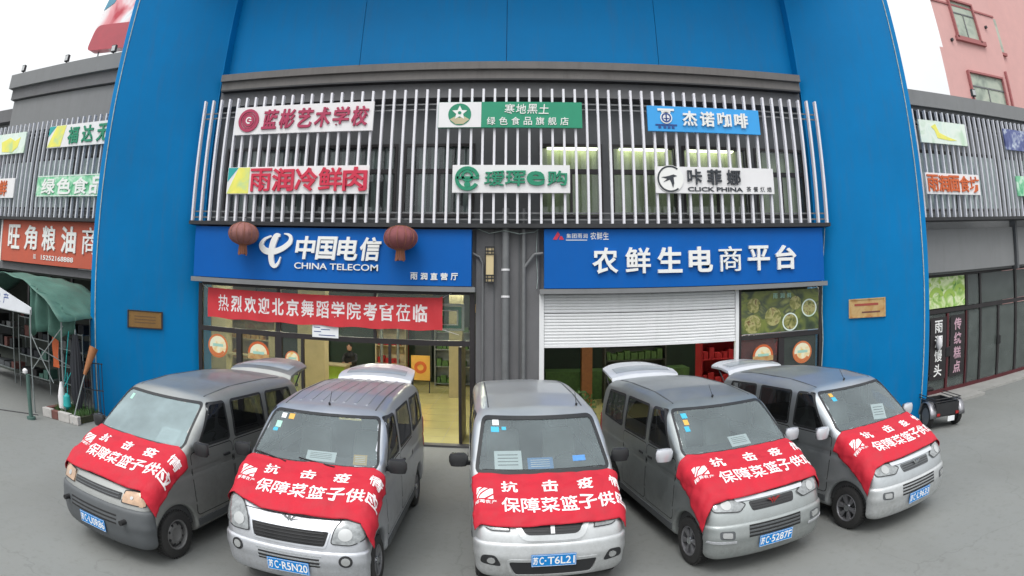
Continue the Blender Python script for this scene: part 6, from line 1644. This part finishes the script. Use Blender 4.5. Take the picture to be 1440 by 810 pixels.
for z in (.15, .7, 1.28): put('cross_bar', MB().bar((-9.14, 9.27, z), (-8.65, 9.47, z), .02, .02), M['dark_metal'], gr)
wb = MB(); wb.lathe([(.02, -.02), (.09, .05), (.10, .3), (.06, .5), (.03, .62)], (-9.62, 8.98, .17), 'z', 14)
put('plastic_bag', wb, M['white'], None, 'white plastic bag hanging over the planter', 'bag')
m_ = MB()
for a, b_ in (((-9.55, 9.05, .8), (-9.40, 9.1, 1.9)), ((-9.6, 9.0, .6), (-9.3, 9.1, 1.1)), ((-9.45, 9.0, .25), (-9.5, 9.1, 1.0))): m_.cyl(a, b_, .012, 6)
m_.lathe([(.02, 0), (.10, .08), (.08, .3), (.02, .36)], (-9.42, 8.95, .22))
put('teal_net', m_, M['teal'], None, 'bundle of teal netting and cords hanging on the tent pole', 'netting')

# ------------------------------------------------------------------ cargo tricycle by the right pillar
ct = thing('cargo_tricycle', 'small black cargo tricycle parked at the foot of the right blue pillar', 'tricycle', (8.75, 9.3, 0), R(-14))
def trw(x, y, r):
    t = put('wheel', MB().lathe([(r*.72, -.05), (r*.95, -.05), (r, -.02), (r, .02), (r*.95, .05), (r*.72, .05)], (x, y, r), 'x', 24, cap=False), M['rubber'], ct, local=True)
    put('rim', MB().lathe([(r*.72, -.04), (r*.3, -.02), (.03, -.03), (.03, .03), (r*.3, .02), (r*.72, .04)], (x, y, r), 'x', 20), M['steel_rim'], t, local=True)
trw(-.38, -.05, .27); trw(.38, -.05, .27); trw(0, 1.35, .25)
for x in (-.38, .38):
    m = MB(); n = 10
    for i in range(n+1):
        a = PI*i/n
        for dx_ in (-.08, .08): m.v.append((x+dx_, -.05+.31*math.cos(a), .27+.31*math.sin(a)))
    m.f = [(2*i, 2*i+1, 2*i+3, 2*i+2) for i in range(n)]; m.smooth = True; o = put('mudguard', m, M['alloy'], ct, local=True); md = o.modifiers.new('t', 'SOLIDIFY'); md.thickness = .008
bxm = MB()
for a in ((-.30, .30, -.33, -.30, .30, .56), (-.30, .30, .55, .58, .30, .56), (-.30, -.27, -.30, .55, .30, .56), (.27, .30, -.30, .55, .30, .56), (-.30, .30, -.30, .55, .27, .30)): bxm.box(*a)
put('cargo_box', bxm, M['black_plastic'], ct, local=True)
for z in (.60, .66): put('rail', MB().tube([(-.33, .6, z), (-.33, -.34, z), (.33, -.34, z), (.33, .6, z)], .010, 6), M['dark_metal'], ct, local=True)
put('frame', MB().tube([(0, .5, .30), (0, .9, .36), (0, 1.2, .75), (0, 1.35, .25)], .025, 8), M['dark_metal'], ct, local=True)
put('handlebar', MB().tube([(-.28, 1.05, .95), (-.1, 1.18, .92), (.1, 1.18, .92), (.28, 1.05, .95)], .014, 8).cyl((0, 1.18, .72), (0, 1.18, .92), .018, 8), M['dark_metal'], ct, local=True)
put('saddle', MB().box(-.12, .12, .62, .90, .66, .74), M['black'], ct, local=True, bevel=.03)
put('seat_post', MB().cyl((0, .78, .35), (0, .78, .66), .02, 8), M['dark_metal'], ct, local=True)
put('number_plate', MB().box(.02, .20, -.345, -.335, .16, .27), M['paper'], ct, local=True)
for x in (-.24, .26): put('tail_light', MB().box(x-.04, x+.04, -.35, -.332, .30, .36), M['tl'], ct, local=True)
fm = MB(); fm.box(10.9, 11.9, 10.75, 11.25, 0, .07)
put('doorstep_slab', fm, M['paving'], None, 'loose pale stone slab lying before the banner doors', 'slab')
dc = MB(); dc.cyl((14.6, 11.0, 0.001), (14.6, 11.0, .035), .28, 24)
put('manhole_cover', dc, M['dark_metal'], None, 'dark round cover in the yard near the right photo edge', 'manhole cover')
ga = MB(); ga.tube([(-14, 7.55, .006), (-12.4, 7.75, .006), (-11, 7.95, .006), (-10.35, 8.4, .006), (-10.1, 8.55, .006)], .018, 6)
put('ground_cable', ga, M['dark_metal'], None, 'dark cable lying across the yard before the tent', 'cable')
